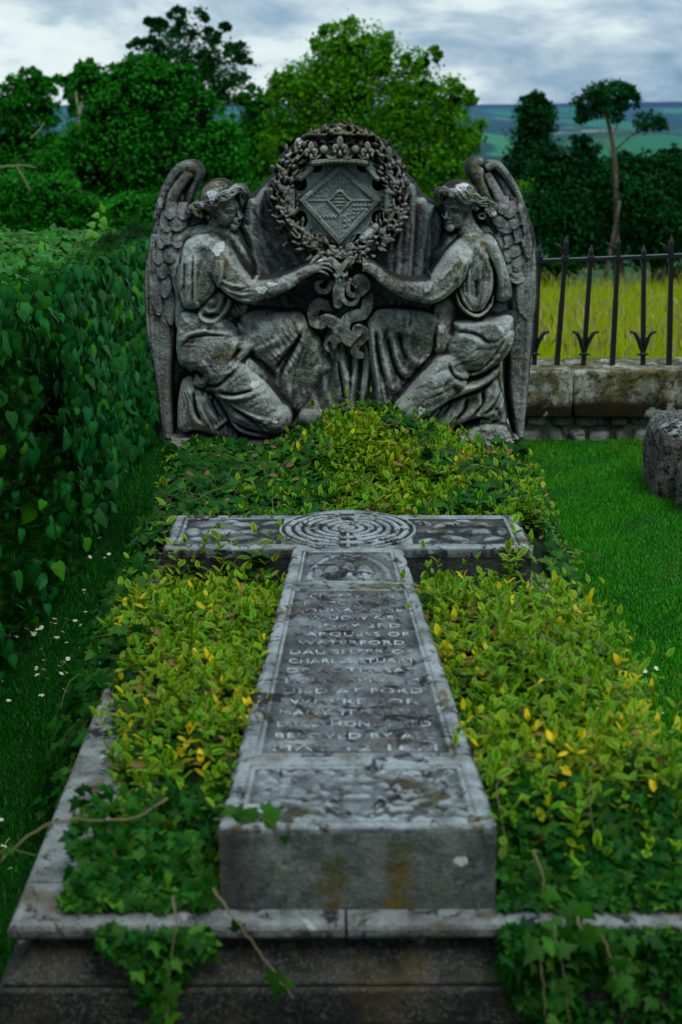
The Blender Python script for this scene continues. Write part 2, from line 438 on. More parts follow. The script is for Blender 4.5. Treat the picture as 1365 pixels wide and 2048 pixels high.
# ---- plinth block under the figures
def base_block():
    h = HF(0, 0, 1330, 150, 5)    # local millimetres: front face
    mb = MB()
    x0, x1 = -.612, .702
    z0, z1 = P0-.45, P0+.16
    def prof(o, z): return [(x0-o, 5.20-o, z), (x1+o, 5.20-o, z), (x1+o, 5.75, z), (x0-o, 5.75, z)]
    rings = [prof(.02, z0), prof(.02, P0+.03), prof(.0, P0+.05), prof(0, z1-.035), prof(.012, z1-.03), prof(.012, z1-.006), prof(.006, z1)]
    vs = [v for r in rings for v in r]; fs = []
    for i in range(len(rings)-1):
        for k in range(4):
            fs.append((i*4+k, i*4+(k+1) % 4, (i+1)*4+(k+1) % 4, (i+1)*4+k))
    fs.append(tuple(range((len(rings)-1)*4, len(rings)*4)))
    mb.add(vs, fs)
    return mb.build('base_block', M_BASE, mon, bevel=.006)
M_BASE = stone('block_stone', paint=False, brown=.5, upl=.8, lich=.6)
base_block()

# ---- mantle / backdrop slab
b = HF(455, 285, 905, 900)
b.poly(T('F', [(466,880),(462,600),(470,470),(486,405),(505,388),(528,364),(543,350),(549,332),(556,322),(575,300),(680,285),(790,300),(815,345),(832,360),(846,384),(866,400),(884,420),(896,470),(892,640),(900,880)]), -75, 42, 26, 'max', sm=3)
for P, a, w1, w2 in [
    ([(548,345),(520,400),(520,470),(560,560)], 7, 5, 14), ([(505,395),(500,440),(520,520),(560,600)], 8, 5, 14),
    ([(530,375),(560,450),(600,520)], 6, 10, 4), ([(495,450),(515,540),(520,600)], 8, 4, 10), ([(565,470),(590,520),(620,580)], 5, 4, 12),
    ([(832,365),(828,450),(820,560),(810,640)], 9, 4, 12), ([(815,350),(806,450),(800,560),(795,640)], 8, 4, 12),
    ([(850,392),(856,440),(846,520),(838,620)], 10, 4, 14), ([(872,410),(862,450),(862,540)], 8, 4, 8), ([(790,420),(785,520),(778,620)], 6, 4, 10)]:
    b.fold(P, a, w1, w2, t0=.05)
b.pleats(T('F', [(470,480),(530,380),(560,420),(620,560),(600,640),(470,620)]), -30, 17, 7, 1.1, 35); b.pleats(T('F', [(780,400),(850,400),(890,480),(885,640),(770,620)]), 5, 15, 7, .8, 37)
for P in ([(500,600),(620,600),(690,615),(800,600),(880,600)],): b.fold(P, -10, 30)
b.rough(2.2, 14, 3); b.rough(1.4, 4, 4)
b.spot(545,352,7,9,0); b.spot(840,372,6,9,0,.8)
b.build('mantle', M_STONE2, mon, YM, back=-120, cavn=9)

# ---- lower mantle falling between the knees
m = HF(580, 600, 830, 895)
m.poly(T('F', [(585,880),(600,780),(640,690),(655,640),(690,610),(730,640),(752,690),(790,780),(820,885),(700,892)]), -45, 34, 30, 'max', sm=3)
for P, a, w1, w2 in [([(662,640),(668,690),(690,760),(706,830),(712,870)], 14, 8, 14), ([(716,670),(712,730),(700,800),(694,860)], 13, 6, 13),
    ([(735,650),(738,720),(728,790),(712,850)], 14, 5, 12), ([(650,690),(648,760),(668,820),(690,860)], 12, 6, 12), ([(630,740),(626,790),(650,850)], 8, 5, 10),
    ([(752,700),(758,770),(748,850)], 10, 6, 12), ([(684,660),(688,720),(700,770)], 10, 5, 8), ([(772,760),(782,820),(780,870)], 9, 5, 9),
    ([(640,820),(660,850),(690,870)], 8, 4, 10), ([(600,800),(610,850),(640,876)], 8, 5, 9)]:
    m.fold(P, a, w1, w2, t0=.1, t1=.12)
for P in ([(704,700),(700,790),(702,860)], [(724,700),(718,790),(706,850)], [(676,720),(690,800),(700,860)]): m.fold(P, -9, 3.5, t0=.1)
m.pleats(T('F', [(600,790),(655,650),(735,660),(790,780),(815,880),(600,880)]), 0, 17, 6, 1.0, 39)
m.rough(1.2, 12, 5); m.rough(.6, 3, 6)
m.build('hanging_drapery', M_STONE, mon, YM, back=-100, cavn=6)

# ---- cartouche disc with its pierced holes and strap rolls
c = HF(572, 285, 792, 520)
th = np.linspace(0, 2*math.pi, 40)[:-1]
c.poly([(681+96*math.cos(a), 398+108*math.sin(a)) for a in th], -12, 18, 14, 'max', sm=0)
c.bump(681, 405, 70, 70, 8)
holes = T('CC', [(382,522,13,14),(980,522,13,14),(392,795,11,17),(968,790,11,17),(530,970,16,15),(825,962,16,15),(500,400,12,8),(862,400,12,8)])
for (u, v, ru, rv) in holes:
    w = c.win([(u, v)], 20); q = ((c.U[w]-u)/ru)**2+((c.V[w]-v)/rv)**2
    c.H[w] = np.where(q < 1, -34+3*q, c.H[w]); c.H[w] = np.where((q >= 1) & (q < 1.5), c.H[w]+3.5*np.sin((q-1)*math.pi*2), c.H[w])
c.rough(.9, 8, 8); c.rough(.5, 3, 9)
cart = c.build('cartouche', M_SHIELD, mon, YM, back=-60, cavn=5)
s = HF(565, 330, 800, 515)
for (u, v, L, r, rot) in T('CC', [(313,650,20,9,90),(1045,650,20,9,90),(428,440,15,6,-42),(930,442,15,6,47),(440,905,15,7,47),(905,888,17,9,-42),(680,1042,20,9,0)]):
    ca, sa = math.cos(R(rot)), math.sin(R(rot))
    pts = [(u-ca*L, v-sa*L, 16, r), (u+ca*L, v+sa*L, 16, r)]
    s.cap(pts, sm=0, mode='max')
    for e in (-1, 1): s.bump(u+e*ca*L*.95, v+e*sa*L*.95, 4, 4, 3)
    s.fold([(u-ca*L+sa*r*.4, v-sa*L-ca*r*.4), (u+ca*L+sa*r*.4, v+sa*L-ca*r*.4)], -2.5, 1.5)
s.rough(.9, 5, 10); s.spot(739,463,15,9,0)
s.spot(694,499,8,5,1)
s.build('strap_roll', M_SHIELD, cart, YM, back=-16, cavn=4)

# ---- the lozenge shield
z = HF(592, 320, 768, 496, .8)
LZ = [(680,326),(763,400),(679,490),(597,399)]
z.poly(LZ, 8, 16, 3, 'max', sm=0)
w = z.win(LZ, 1); U, V = z.U[w], z.V[w]; d = z.line(U, V, LZ, True)[0]; ins = z.inside(U, V, LZ)
z.H[w] = np.where(ins & (d > 11), z.H[w]-4.5, z.H[w])
z.H[w] = np.where(ins & (d > 4) & (d < 5.2), z.H[w]-1.8, z.H[w])
for a_, b_ in (((680,340),(680,382)),((680,424),(680,474)),((614,400),(656,400)),((704,400),(748,400))):
    z.fold([a_, b_], 3.4, 1.6, sm=0, t0=.01, t1=.01)
IZ = [(680,376),(706,401),(679,428),(654,401)]
w = z.win(IZ, 1); U, V = z.U[w], z.V[w]; d = z.line(U, V, IZ, True)[0]; ins = z.inside(U, V, IZ)
z.H[w] = np.where(ins, 24-np.where(d > 4.5, 5, 0), z.H[w])
for k, yy in enumerate((390,397,404,411)):
    hw = 17-abs(yy-401)*.9; z.fold([(680-hw, yy), (680+hw, yy)], 3, 1.3, sm=0, t0=.01, t1=.01)
def zig(u0, u1, v0, n):
    z.fold([(u0+(u1-u0)*i/n, v0+(3.2 if i % 2 else -3.2)) for i in range(n+1)], 3.2, 1.3, sm=0, t0=.01, t1=.01)
zig(684, 711, 364, 10); zig(638, 674, 432, 10)
for (u, v) in [(640,372),(648,366),(656,360),(664,354),(634,384),(643,384),(652,379),(661,372),(668,364),(627,390),(636,393),(646,392),(671,356),(673,372)]:
    z.bump(u, v, 2.4, 2.4, 3.4)
for i, (u, v) in enumerate([(708+x*7.5, 410+y*8) for y in range(0, 7) for x in range(0, 6)]):
    if (u-680)+(v-400)*1.02 < 69 and u > 685:
        z.bump(u, v, 3.2, 2.2, 3.6, rot=i*37); z.bump(u+2, v-3, 1.2, 2.2, -2.5)
for (u, v) in [(690,432),(697,428),(690,442),(698,440),(705,436),(690,452),(697,450),(688,462)]: z.bump(u, v, 2.6, 2.2, 3.2)
z.rough(.55, 4, 12)
z.spot(615,384,9,5,0); z.spot(680,381,7,3,0,.9); z.spot(685,413,6,5,1); z.spot(738,413,4,4,1)
z.build('lozenge_shield', M_SHIELD, mon, YM, back=-2, soft=1, cavn=3)

# ---- laurel wreath
g = HF(535, 236, 830, 545)
ringp = []
for a in np.linspace(0, 2*math.pi, 61):
    ringp.append((681+113*math.cos(a), 388+118*math.sin(a), 2, 19+5*max(0, -math.sin(a))))
g.cap(ringp, sm=0, mode='max', flat=.8)
r_ = np.random.default_rng(3)
def wleaf(u, v, L, wd, ang, base, lift):
    pts = [(u, v), (u+L*math.cos(ang), v+L*math.sin(ang))]
    w = g.win(pts, wd+2); U = g.U[w]-u; V = g.V[w]-v
    t = (U*math.cos(ang)+V*math.sin(ang))/L; sd = -U*math.sin(ang)+V*math.cos(ang)
    hw = wd*np.sqrt(np.clip(4*t*(1-t), 0, 1))*(1.15-.5*t)
    m = (t > 0) & (t < 1) & (np.abs(sd) < hw)
    h = base+lift*np.sin(np.clip(t, 0, 1)*2.2) + 2.2*(1-np.abs(sd/np.maximum(hw, .1))) - 1.2*np.exp(-(sd/.9)**2)
    g.H[w] = np.where(m, np.maximum(g.H[w], h), g.H[w])
for k in range(520):
    a = r_.random()*2*math.pi; rr = r_.normal(1, 12); rr = max(-20, min(24, rr))
    u = 681+(111+rr)*math.cos(a); v = 389+(117+rr)*math.sin(a)
    flow = a + math.pi/2*(1 if math.sin(a-math.pi/2) * 1 >= 0 and False else 1)
    # leaves run upward on both sides
    side = 1 if math.cos(a) > 0 else -1
    flow = a - side*math.pi/2 + side*r_.normal(0, .35) + (rr/22)*(side*.75)
    bb = 4+math.sqrt(max(0, 24**2-min(23.5, abs(rr))**2))
    wleaf(u, v, r_.uniform(11, 21), r_.uniform(2.6, 4.6), flow, bb-5, r_.uniform(2, 8))
for k in range(70):
    a = r_.random()*2*math.pi; rr = r_.uniform(-16, 20)
    bb = 4+math.sqrt(24**2-rr*rr); u = 681+(111+rr)*math.cos(a); v = 389+(117+rr)*math.sin(a)
    rad = r_.uniform(3, 4.5); g.ell(u, v, rad, rad, bb-1, rad+2, mode='max')
for k in range(170):
    a = r_.random()*2*math.pi; rr = r_.uniform(-17, 20)
    g.bump(681+(111+rr)*math.cos(a), 389+(117+rr)*math.sin(a), r_.uniform(2, 4), r_.uniform(2, 5), -r_.uniform(6, 13))
_w = np.clip(1-((g.U-681)/84)**2, 0, 1)*np.clip((g.V-270)/8, 0, 1)*np.clip((345-g.V)/8, 0, 1); g.H = np.where(g.H > -500, g.H-np.minimum(1, _w*3)*16, NEG)
g.rough(2.0, 6, 13); g.rough(1.0, 2.5, 14)
g.spot(596,283,9,10,0); g.spot(681,256,6,3,0,.8); g.spot(812,350,4,9,0,.7)
for (u, v, ru, rv) in [(640,268,40,14),(600,300,12,20),(720,268,40,16),(760,280,18,12),(681,258,50,12),(592,320,10,20)]: g.spot(u, v, ru, rv, 1, .72, u)
g.build('laurel_wreath', M_WREATH, mon, YM, back=-70, cavn=5)

M_CROWN = stone('crown_stone', dark=(.10,.10,.07), mid=(.22,.225,.17), light=(.42,.45,.38), brown=.15, soot=.15, moss=.5, lich=.1)
# ---- crown over the lozenge
k_ = HF(598, 268, 765, 340, .8)
Cc = lambda P: T('CC', P)
k_.poly(Cc([(452,335),(470,388),(570,374),(680,370),(790,374),(884,388),(900,335),(790,322),(680,316),(570,322)]), 30, 22, 12, 'max', sm=2)
for P in (Cc([(462,345),(570,330),(680,324),(790,330),(895,345)]), Cc([(470,384),(570,370),(680,366),(790,370),(884,384)])): k_.fold(P, 5, 1.8, t0=.02, t1=.02)
for x in range(490, 890, 33): k_.bump(*Cc([(x, 352-abs(680-x)*-.06)])[0], 2.6, 2.0, 3.2)
for (x0, x1) in ((430,560),(560,680),(680,800),(800,925)):
    k_.cap(T('CC', [(x0,262,38,3.2),((x0*3+x1)/4,308,44,3.2),((x0+x1)/2,322,46,3.4),((x0+3*x1)/4,308,44,3.2),(x1,262,38,3.2)]), mode='smax', k=2)
for x in (565, 797): k_.ell(*Cc([(x,258)])[0], 9, 9, 44, 10, mode='max')
def fleur(x, y, s_):
    u, v = Cc([(x, y)])[0]
    for (du, dv, ru, rv, rot) in ((0,-9,7,12,0),(-8,0,6.5,8,35),(8,0,6.5,8,-35),(0,10,4,8,0),(-9,7,4,5,0),(9,7,4,5,0)):
        k_.ell(u+du*s_, v+dv*s_, ru*s_, rv*s_, 44, 10*s_, rot, mode='smax', k=2)
    k_.fold([(u, v-18*s_), (u, v+12*s_)], -3, 1.2)
    for e in (-1, 1): k_.fold([(u+e*4*s_, v+8*s_), (u+e*11*s_, v-3*s_)], -2.5, 1.2)
fleur(683, 242, 1.1); fleur(468, 272, .95); fleur(888, 272, .95)
k_.H = np.where(k_.H > -500, k_.H+6, NEG); k_.rough(.6, 5, 15)
for (u, v, ru, rv) in [(640,322,16,6),(720,322,16,6),(735,302,10,10),(628,318,8,8)]: k_.spot(u, v, ru, rv, 1, .4, u)
k_.build('crown', M_CROWN, mon, YM, back=5, cavn=4)

# ---- bow and ribbons
r = HF(612, 490, 762, 715)
B_ = lambda P: T('BW', P)
for P, hw in [
    (B_([(640,760,5),(560,840,8),(400,800,14),(330,870,16),(320,980,16),(360,1040,12)]), 12),
    (B_([(340,1030,14),(420,1050,20),(500,1010,24),(600,1040,28),(660,1110,28),(650,1220,24),(590,1290,18),(545,1360,14)]), 12.5),
    (B_([(1060,700,6),(1050,830,12),(990,930,16),(850,960,20),(760,1030,24),(740,1130,26),(770,1240,24),(830,1290,20),(890,1230,22),(930,1140,26)]), 12),
    (B_([(930,1150,22),(1010,1150,18),(1030,1230,14),(960,1310,12),(900,1380,14),(890,1460,14),(960,1500,10)]), 8.5),
    (B_([(540,1330,10),(560,1420,8),(590,1530,6)]), 4),
]: r.band(P, hw, 10, lift=4)
for (x, y, rx, ry) in ((395,950,70,60),(860,1090,60,60),(940,1400,40,50)): r.bump(*B_([(x, y)])[0], rx/6.8, ry/6.8, -5)
# loops of the bow seen as bent bands
for P, hw in [
    (B_([(660,450,30),(560,520,28),(520,600,26),(440,620,24),(375,570,24),(380,500,26),(470,440,24),(600,450,22)]), 5.5),
    (B_([(600,420,20),(480,425,16),(370,430,12)]), 6),
    (B_([(720,460,30),(790,520,30),(800,620,30),(860,670,30),(915,620,30),(910,530,30),(830,480,28),(740,450,26)]), 5),
    (B_([(920,470,22),(1000,470,20),(1030,540,18),(960,620,20)]), 11),
    (B_([(690,500,36),(650,600,34),(650,700,30),(660,790,24)]), 10),
    (B_([(720,560,34),(720,690,32),(790,780,30),(880,770,28),(930,690,26)]), 4.8),
]: r.band(P, hw, 20, lift=4)
for (x, y, rx, ry, wc) in ((640,450,30,40,34),(680,455,34,50,38),(725,450,30,42,35)): r.ell(*B_([(x, y)])[0], rx/6.8, ry/6.8, wc, 9, mode='smax', k=1.5)
r.fold(B_([(660,420),(665,500)]), -5, 1.3); r.fold(B_([(705,420),(700,500)]), -5, 1.3)
# crossed band holding the wreath
r.band(B_([(560,190,46),(640,260,48),(740,360,46)]), 8, 40, lift=4); r.band(B_([(830,180,46),(740,270,50),(640,370,44)]), 8, 40, lift=4)
r.band(B_([(910,110,44),(830,220,46),(740,340,40)]), 2.5, 40, lift=3); r.band(B_([(440,130,44),(520,250,46),(600,340,40)]), 2.5, 40, lift=3)
r.rough(.9, 6, 17); r.rough(.5, 2.5, 18)
r.build('ribbon_bow', M_STONE, mon, YM, back=-40, cavn=5)

# ---- wings
def feather(h, p0, p1, W, lift, B, n=2.0, groove=1.6, curve=0.0):
    """one overlapping feather from root p0 to tip p1, laid over the field; B = wing body height"""
    L = math.hypot(p1[0]-p0[0], p1[1]-p0[1]); du, dv = (p1[0]-p0[0])/L, (p1[1]-p0[1])/L
    w = h.win([p0, p1], W*1.6+4); U = h.U[w]-p0[0]; V = h.V[w]-p0[1]
    t = (U*du+V*dv)/L; sd = -U*dv+V*du - curve*4*t*(1-t)
    hw = W*np.sqrt(np.clip(1-np.clip((t-.55)/.45, 0, 1)**2, 0, 1))*np.clip(.75+t*.5, .75, 1)
    m = (t > -.02) & (t < 1) & (np.abs(sd) < hw) & (h.H[w] > -500)
    q = np.abs(sd)/np.maximum(hw, .1)
    v = B[w] + lift*(.25+.75*np.clip(t, 0, 1)) + 4.2*(1-q**2.5) - .55*groove*np.exp(-(sd/1.1)**2) - .15*np.sin(t*L*.5+q*4)
    h.H[w] = np.where(m, v, h.H[w])

def wing(name, side, parent, label):
    k = 'LU' if side < 0 else 'RU'; k2 = 'LL' if side < 0 else 'RL'
    if side < 0:
        out = T(k, [(330,318),(375,303),(415,315),(434,350),(430,390),(405,450),(385,500),(365,550),(400,600),(470,680),(430,760),(350,900),(300,1180)]) + \
              T(k2, [(280,260),(270,420),(255,620),(262,820),(268,1000),(262,1180),(235,1210),(205,1190),(185,1000),(160,820),(130,620),(95,400),(78,240),(70,60)]) + \
              T(k, [(70,1180),(72,1020),(88,880),(112,740),(150,600),(200,470),(262,370)])
        h = HF(278, 322, 425, 955)
    else:
        out = T(k, [(800,330),(820,285),(862,266),(905,280),(935,290),(975,292),(1010,320),(1055,375),(1105,440),(1150,540),(1185,640),(1222,760),(1247,880),(1256,1040),(1250,1200)]) + \
              T(k2, [(1235,260),(1215,500),(1190,760),(1172,930),(1158,1080),(1128,1085),(1100,1000),(1068,850),(1050,700),(1046,500),(1040,400),(1050,200)]) + \
              T(k, [(1060,1200),(1000,900),(940,740),(880,640),(860,560),(900,520),(868,470),(845,410),(812,380)])
        h = HF(930, 308, 1092, 918)
    h.poly(out, -62, 26, 13, 'max', sm=3)
    # fatter where the wing springs from the back, and along the leading roll
    if side < 0:
        h.bump(*T(k, [(300,800)])[0], 38, 90, 14)
        B = h.H.copy()
        for (x0, y0, x1, y1, W, lf) in [  # long primaries (tips low), drawn first
            (120,900,150,1900,16,3),(150,900,205,2300,14,5),(180,900,240,2150,13,7),(110,800,105,1650,13,6),
            (130,760,170,1260,17,9),(215,1000,250,1320,13,10)]:
            a, c2 = T(k, [(x0,y0)])[0], T(k, [(x1,y1)])[0]; feather(h, a, c2, W, lf, B, groove=1.2)
        rows = [(225,1020,13,60),(205,930,15,50),(275,930,14,48),(185,850,14,48),(250,850,17,44),
                (190,760,12,44),(240,750,18,40),(305,770,16,40),(225,670,16,40),(300,670,20,38),(250,600,15,36),(330,610,16,34)]
        for i, (x, y, W, L) in enumerate(rows):
            u, v = T(k, [(x, y-60)])[0]; feather(h, (u, v), (u-5+(i % 3)*2, v+L), W, 14, B, groove=1.0)
            h.bump(u-1, v+L*.55, 7, 9, 2.5)
        # the scroll of the top
        h.cap(T(k, [(150,640,-42,8),(200,500,-36,11),(262,395,-30,14),(320,335,-26,15),(375,322,-22,13),(412,350,-22,10),(408,400,-26,7),(380,460,-32,6),(355,540,-38,6)]), k=4)
        h.cap(T(k, [(230,640,-34,10),(240,540,-30,13),(275,460,-26,14),(320,400,-24,13),(360,370,-22,11)]), k=5)
        h.fold(T(k, [(205,640),(215,520),(262,430),(315,365),(350,345)]), -7, 2.6)
        h.fold(T(k, [(330,560),(335,480),(365,420),(392,380)]), -6, 3)
        h.fold(T(k, [(95,830),(85,1000),(88,1200),(105,1500)]), 5, 2.4, 4); h.fold(T(k, [(110,900),(102,1050),(110,1300),(150,1900)]), -4, 1.8)
        for P in ([(140,720),(120,900),(135,1080)], [(165,700),(150,820),(160,960)]): h.fold(T(k, P), -4, 2)
        h.spot(*T(k, [(183,545)])[0], 6, 11, 0); h.spot(*T(k, [(385,345)])[0], 16, 12, 1, .55)
    else:
        h.bump(*T(k, [(1000,820)])[0], 38, 90, 12)
        B = h.H.copy()
        for (x0, y0, x1, y1, W, lf) in [
            (1200,800,1130,2140,15,3),(1160,800,1105,1900,15,4),(1215,800,1170,1285,13,4),(1195,760,1155,1275,12,7),(1175,740,1130,1250,11,10)]:
            a, c2 = T(k, [(x0,y0)])[0], T(k, [(x1,y1)])[0]; feather(h, a, c2, W, lf, B, groove=1.2, curve=4)
        feather(h, T(k, [(1150,560)])[0], T(k, [(1180,900)])[0], 12, 12, B); feather(h, T(k, [(1120,520)])[0], T(k, [(1145,830)])[0], 12, 15, B)
        for (x, y, W, L) in [(1110,1010,17,32),(1110,985,15,27),(1108,960,13,22),(1055,940,11,36),(1112,905,15,34),(1050,860,15,36),(1090,830,18,36),(1105,740,16,36),(1035,770,19,36),(990,800,13,34),
                             (1040,680,20,36),(1090,660,14,34),(1000,640,15,36),(1060,590,17,34),(1020,560,17,36)]:
            u, v = T(k, [(x, y-50)])[0]; feather(h, (u, v), (u-2, v+L), W, 14, B, groove=1.0)
            h.bump(u-1, v+L*.55, 7, 8, 2.5)
        h.cap(T(k, [(940,560,-38,13),(910,480,-32,17),(880,400,-26,16),(850,345,-22,15),(845,310,-20,13),(870,290,-20,10)]), k=4)
        h.cap(T(k, [(930,330,-26,8),(975,308,-24,9),(1020,345,-26,9),(1075,420,-30,8),(1120,500,-34,7),(1160,600,-38,6),(1200,720,-40,6),(1230,850,-42,5)]), k=4)
        h.cap(T(k, [(930,380,-30,9),(960,460,-32,14),(1010,560,-34,15)]), k=6)
        h.fold(T(k, [(915,330),(905,400),(950,500),(985,560)]), -9, 3)
        h.fold(T(k, [(985,345),(1060,430),(1110,540),(1110,640)]), -6, 2.6)
        h.fold(T(k, [(1230,800),(1240,950),(1240,1100),(1225,1300),(1195,1700),(1160,2100)]), -4, 2)
        for (u, v, ru, rv) in [(846,320,12,14),(880,420,14,20),(925,510,14,12)]: h.spot(*T(k, [(u, v)])[0], ru, rv, 1, .6, u)
        h.spot(*T(k, [(968,778)])[0], 5, 8, 0)
    h.rough(1.6, 9, 20+side); h.rough(1.1, 3, 25+side)
    o = h.build(name, M_WING, parent, YM, back=-105, cavn=5)
    if label: o['label'] = label
    return o

# ---- the two figures
def toes(h, pts, r=3.2):
    for i, (u, v, w) in enumerate(pts): h.cap([(u, v, w, r*(1.2 if i == 0 else 1)), (u-1, v+9, w+3, r*(1.1 if i == 0 else .85))], sm=0, k=1)
def fingers(h, wrist, tips, w0, r=3.0):
    for (a, b_, c_) in tips: h.cap([(wrist[0], wrist[1], w0, r*1.2), (a[0], a[1], w0+5, r*1.1), (b_[0], b_[1], w0+3, r), (c_[0], c_[1], w0-3, r*.8)], sm=3, mode='smax', k=.8)

def angel_left():
    h = HF(335, 350, 705, 895)
    L, Q = 'LU', 'LL'
    h.poly([(338,540),(380,540),(400,700),(400,888),(340,888)], -88, 12, 8, 'max')
    # far raised thigh and its hanging drapery
    h.poly(T(Q, [(640,300),(700,200),(830,170),(1000,188),(1085,205),(1115,255),(1170,320),(1225,430),(1268,545),(1225,610),(1110,770),(1030,850),(900,850),(760,600),(680,450)]), -38, 52, 30, 'max')
    h.cap(T(Q, [(640,420,-20,34),(820,340,-8,36),(1020,270,-4,28)]), k=10)
    h.cap(T(Q, [(1050,290,-2,22),(1100,420,-10,20),(1060,620,-20,22),(1030,760,-26,20)]), k=10)
    for P, a, w1, w2 in [([(1085,240),(1060,400),(980,560),(940,680)], 13, 5, 14), ([(1110,300),(1060,470),(1010,620),(985,760)], 11, 5, 12),
        ([(1090,230),(1040,330),(930,440),(840,500)], 10, 5, 16), ([(1050,320),(960,450),(860,540)], 8, 4, 12), ([(1180,340),(1150,450),(1110,560)], 5, 6, 12),
        ([(700,230),(840,260),(980,240)], 6, 8, 20), ([(760,430),(850,400),(950,330)], 6, 5, 12)]:
        h.fold(T(Q, P), a, w1, w2)
    for P, a, w1 in [([(1075,290),(1010,430),(940,570),(930,660)], -11, 4), ([(1090,380),(1030,560),(995,700)], -8, 3.4), ([(740,470),(840,530),(920,640)], -12, 7), ([(900,560),(960,470),(1020,380)], -6, 4)]:
        h.fold(T(Q, P), a, w1)
    # torso and hips
    h.poly(T('F', [(352,470),(372,450),(420,448),(470,470),(492,520),(490,590),(478,650),(420,680),(352,670),(345,600),(348,520)]), -48, 45, 30)
    h.ell(*T(L, [(470,900)])[0], 48, 75, -22, 48, k=12)
    h.poly(T(Q, [(300,260),(320,200),(420,180),(560,200),(700,310),(790,350),(780,440),(700,540),(600,610),(520,660),(440,680),(375,640),(350,560),(300,520),(280,400)]), -20, 55, 34)
    h.ell(*T(Q, [(520,440)])[0], 62, 50, -6, 62, rot=-30, k=12)
    for P, a, w1, w2 in [([(310,400),(360,330),(450,300),(580,310),(690,320)], 8, 3, 9), ([(690,320),(640,450),(560,560),(470,650)], 9, 4, 12), ([(790,370),(700,470),(600,590),(520,660)], 12, 4, 12),
        ([(330,300),(315,340),(300,390)], 5, 4, 8), ([(460,470),(500,540),(480,620),(430,670)], 7, 4, 10), ([(420,200),(500,240),(620,300)], 7, 5, 10), ([(520,190),(620,240),(720,320)], 8, 4, 9)]:
        h.fold(T(Q, P), a, w1, w2)
    for P, a, w1 in [([(320,420),(380,350),(500,325),(640,335)], -6, 2.5), ([(700,400),(620,500),(540,600)], -10, 4), ([(360,640),(400,570),(440,580),(430,620)], -26, 7), ([(780,430),(690,540),(560,650)], -12, 4)]:
        h.fold(T(Q, P), a, w1)
    h.bump(*T(Q, [(385,600)])[0], 11, 11, -26)
    # lower leg, skirts spread on the block
    h.poly(T(Q, [(345,650),(400,640),(520,690),(610,800),(640,880),(680,995),(560,1000),(520,985),(440,950),(300,935),(288,850),(310,740)]), -28, 40, 26)
    h.cap(T(Q, [(360,680,-14,18),(350,800,-14,20),(345,900,-12,17)]), k=8)
    for P, a, w1, w2 in [([(380,655),(390,760),(400,830),(470,920)], 10, 3, 9), ([(470,700),(500,800),(560,880)], 9, 3, 9), ([(420,700),(450,800),(510,900)], 7, 3, 8), ([(560,720),(600,800),(620,870)], 8, 3, 9),
        ([(620,850),(570,890),(520,925)], 11, 3, 5), ([(625,860),(650,920),(680,995)], 9, 5, 4)]:
        h.fold(T(Q, P), a, w1, w2)
    for P, a, w1 in [([(400,680),(410,790),(450,880)], -9, 2.6), ([(500,720),(540,810),(570,860)], -9, 2.6), ([(540,930),(600,890),(630,930)], -8, 4)]: h.fold(T(Q, P), a, w1)
    toes(h, T(Q, [(325,885,-2),(343,888,0),(360,890,1),(377,890,1),(394,886,0)]))
    # near thigh, knee on the block
    h.poly(T(Q, [(520,560),(600,500),(720,470),(760,480),(860,590),(960,740),(1010,815),(1005,880),(950,945),(850,968),(720,950),(640,900),(600,820),(520,700),(470,670)]), 0, 42, 34)
    h.cap(T(Q, [(600,570,20,40),(760,690,34,38),(900,830,46,30)]), k=14)
    h.ell(*T(Q, [(925,835)])[0], 27, 30, 40, 36, rot=20, k=10)
    for P, a, w1, w2 in [([(520,690),(640,700),(780,660)], 10, 3, 7), ([(600,790),(700,830),(800,880),(890,905)], 7, 3, 8), ([(640,890),(740,935),(860,962),(930,940)], 9, 3, 8), ([(590,720),(690,770),(800,810),(900,825)], 8, 3, 12),
        ([(740,480),(850,600),(950,740)], 5, 8, 12), ([(820,860),(850,845),(870,870)], 5, 3)  + (3,)]:
        h.fold(T(Q, P), a, w1, w2)
    for P, a, w1 in [([(560,670),(660,675),(790,640)], -9, 3), ([(600,740),(700,800),(830,850),(900,850)], -8, 2.6), ([(640,860),(740,910),(860,930)], -9, 3), ([(480,650),(570,620),(700,500)], -10, 4)]: h.fold(T(Q, P), a, w1)
    # neck, chest, shoulder
    h.poly(T(L, [(330,760),(400,700),(480,660),(560,640),(640,700),(700,800),(770,960),(780,1050),(740,1240),(620,1300),(420,1260),(300,1180),(250,1000)]), -40, 42, 30)
    h.cap(T(L, [(555,640,-6,19),(530,720,-8,21),(500,790,-8,30)]), k=8)
    h.cap(T(L, [(600,740,-8,24),(660,850,-10,24),(700,960,-12,24)]), k=8)
    for P, a, w1, w2 in [([(600,760),(660,860),(750,960)], 7, 3, 9), ([(620,720),(700,830),(790,960)], 7, 3, 8), ([(570,790),(620,850),(680,930)], 5, 3, 7),
        ([(360,800),(300,900),(260,1020),(250,1150)], 9, 4, 10), ([(400,790),(330,920),(310,1050),(300,1180)], 8, 3, 10)]: h.fold(T(L, P), a, w1, w2)
    h.fold(T(L, [(700,1100),(720,1180),(700,1300)]), 8, 4, 10)
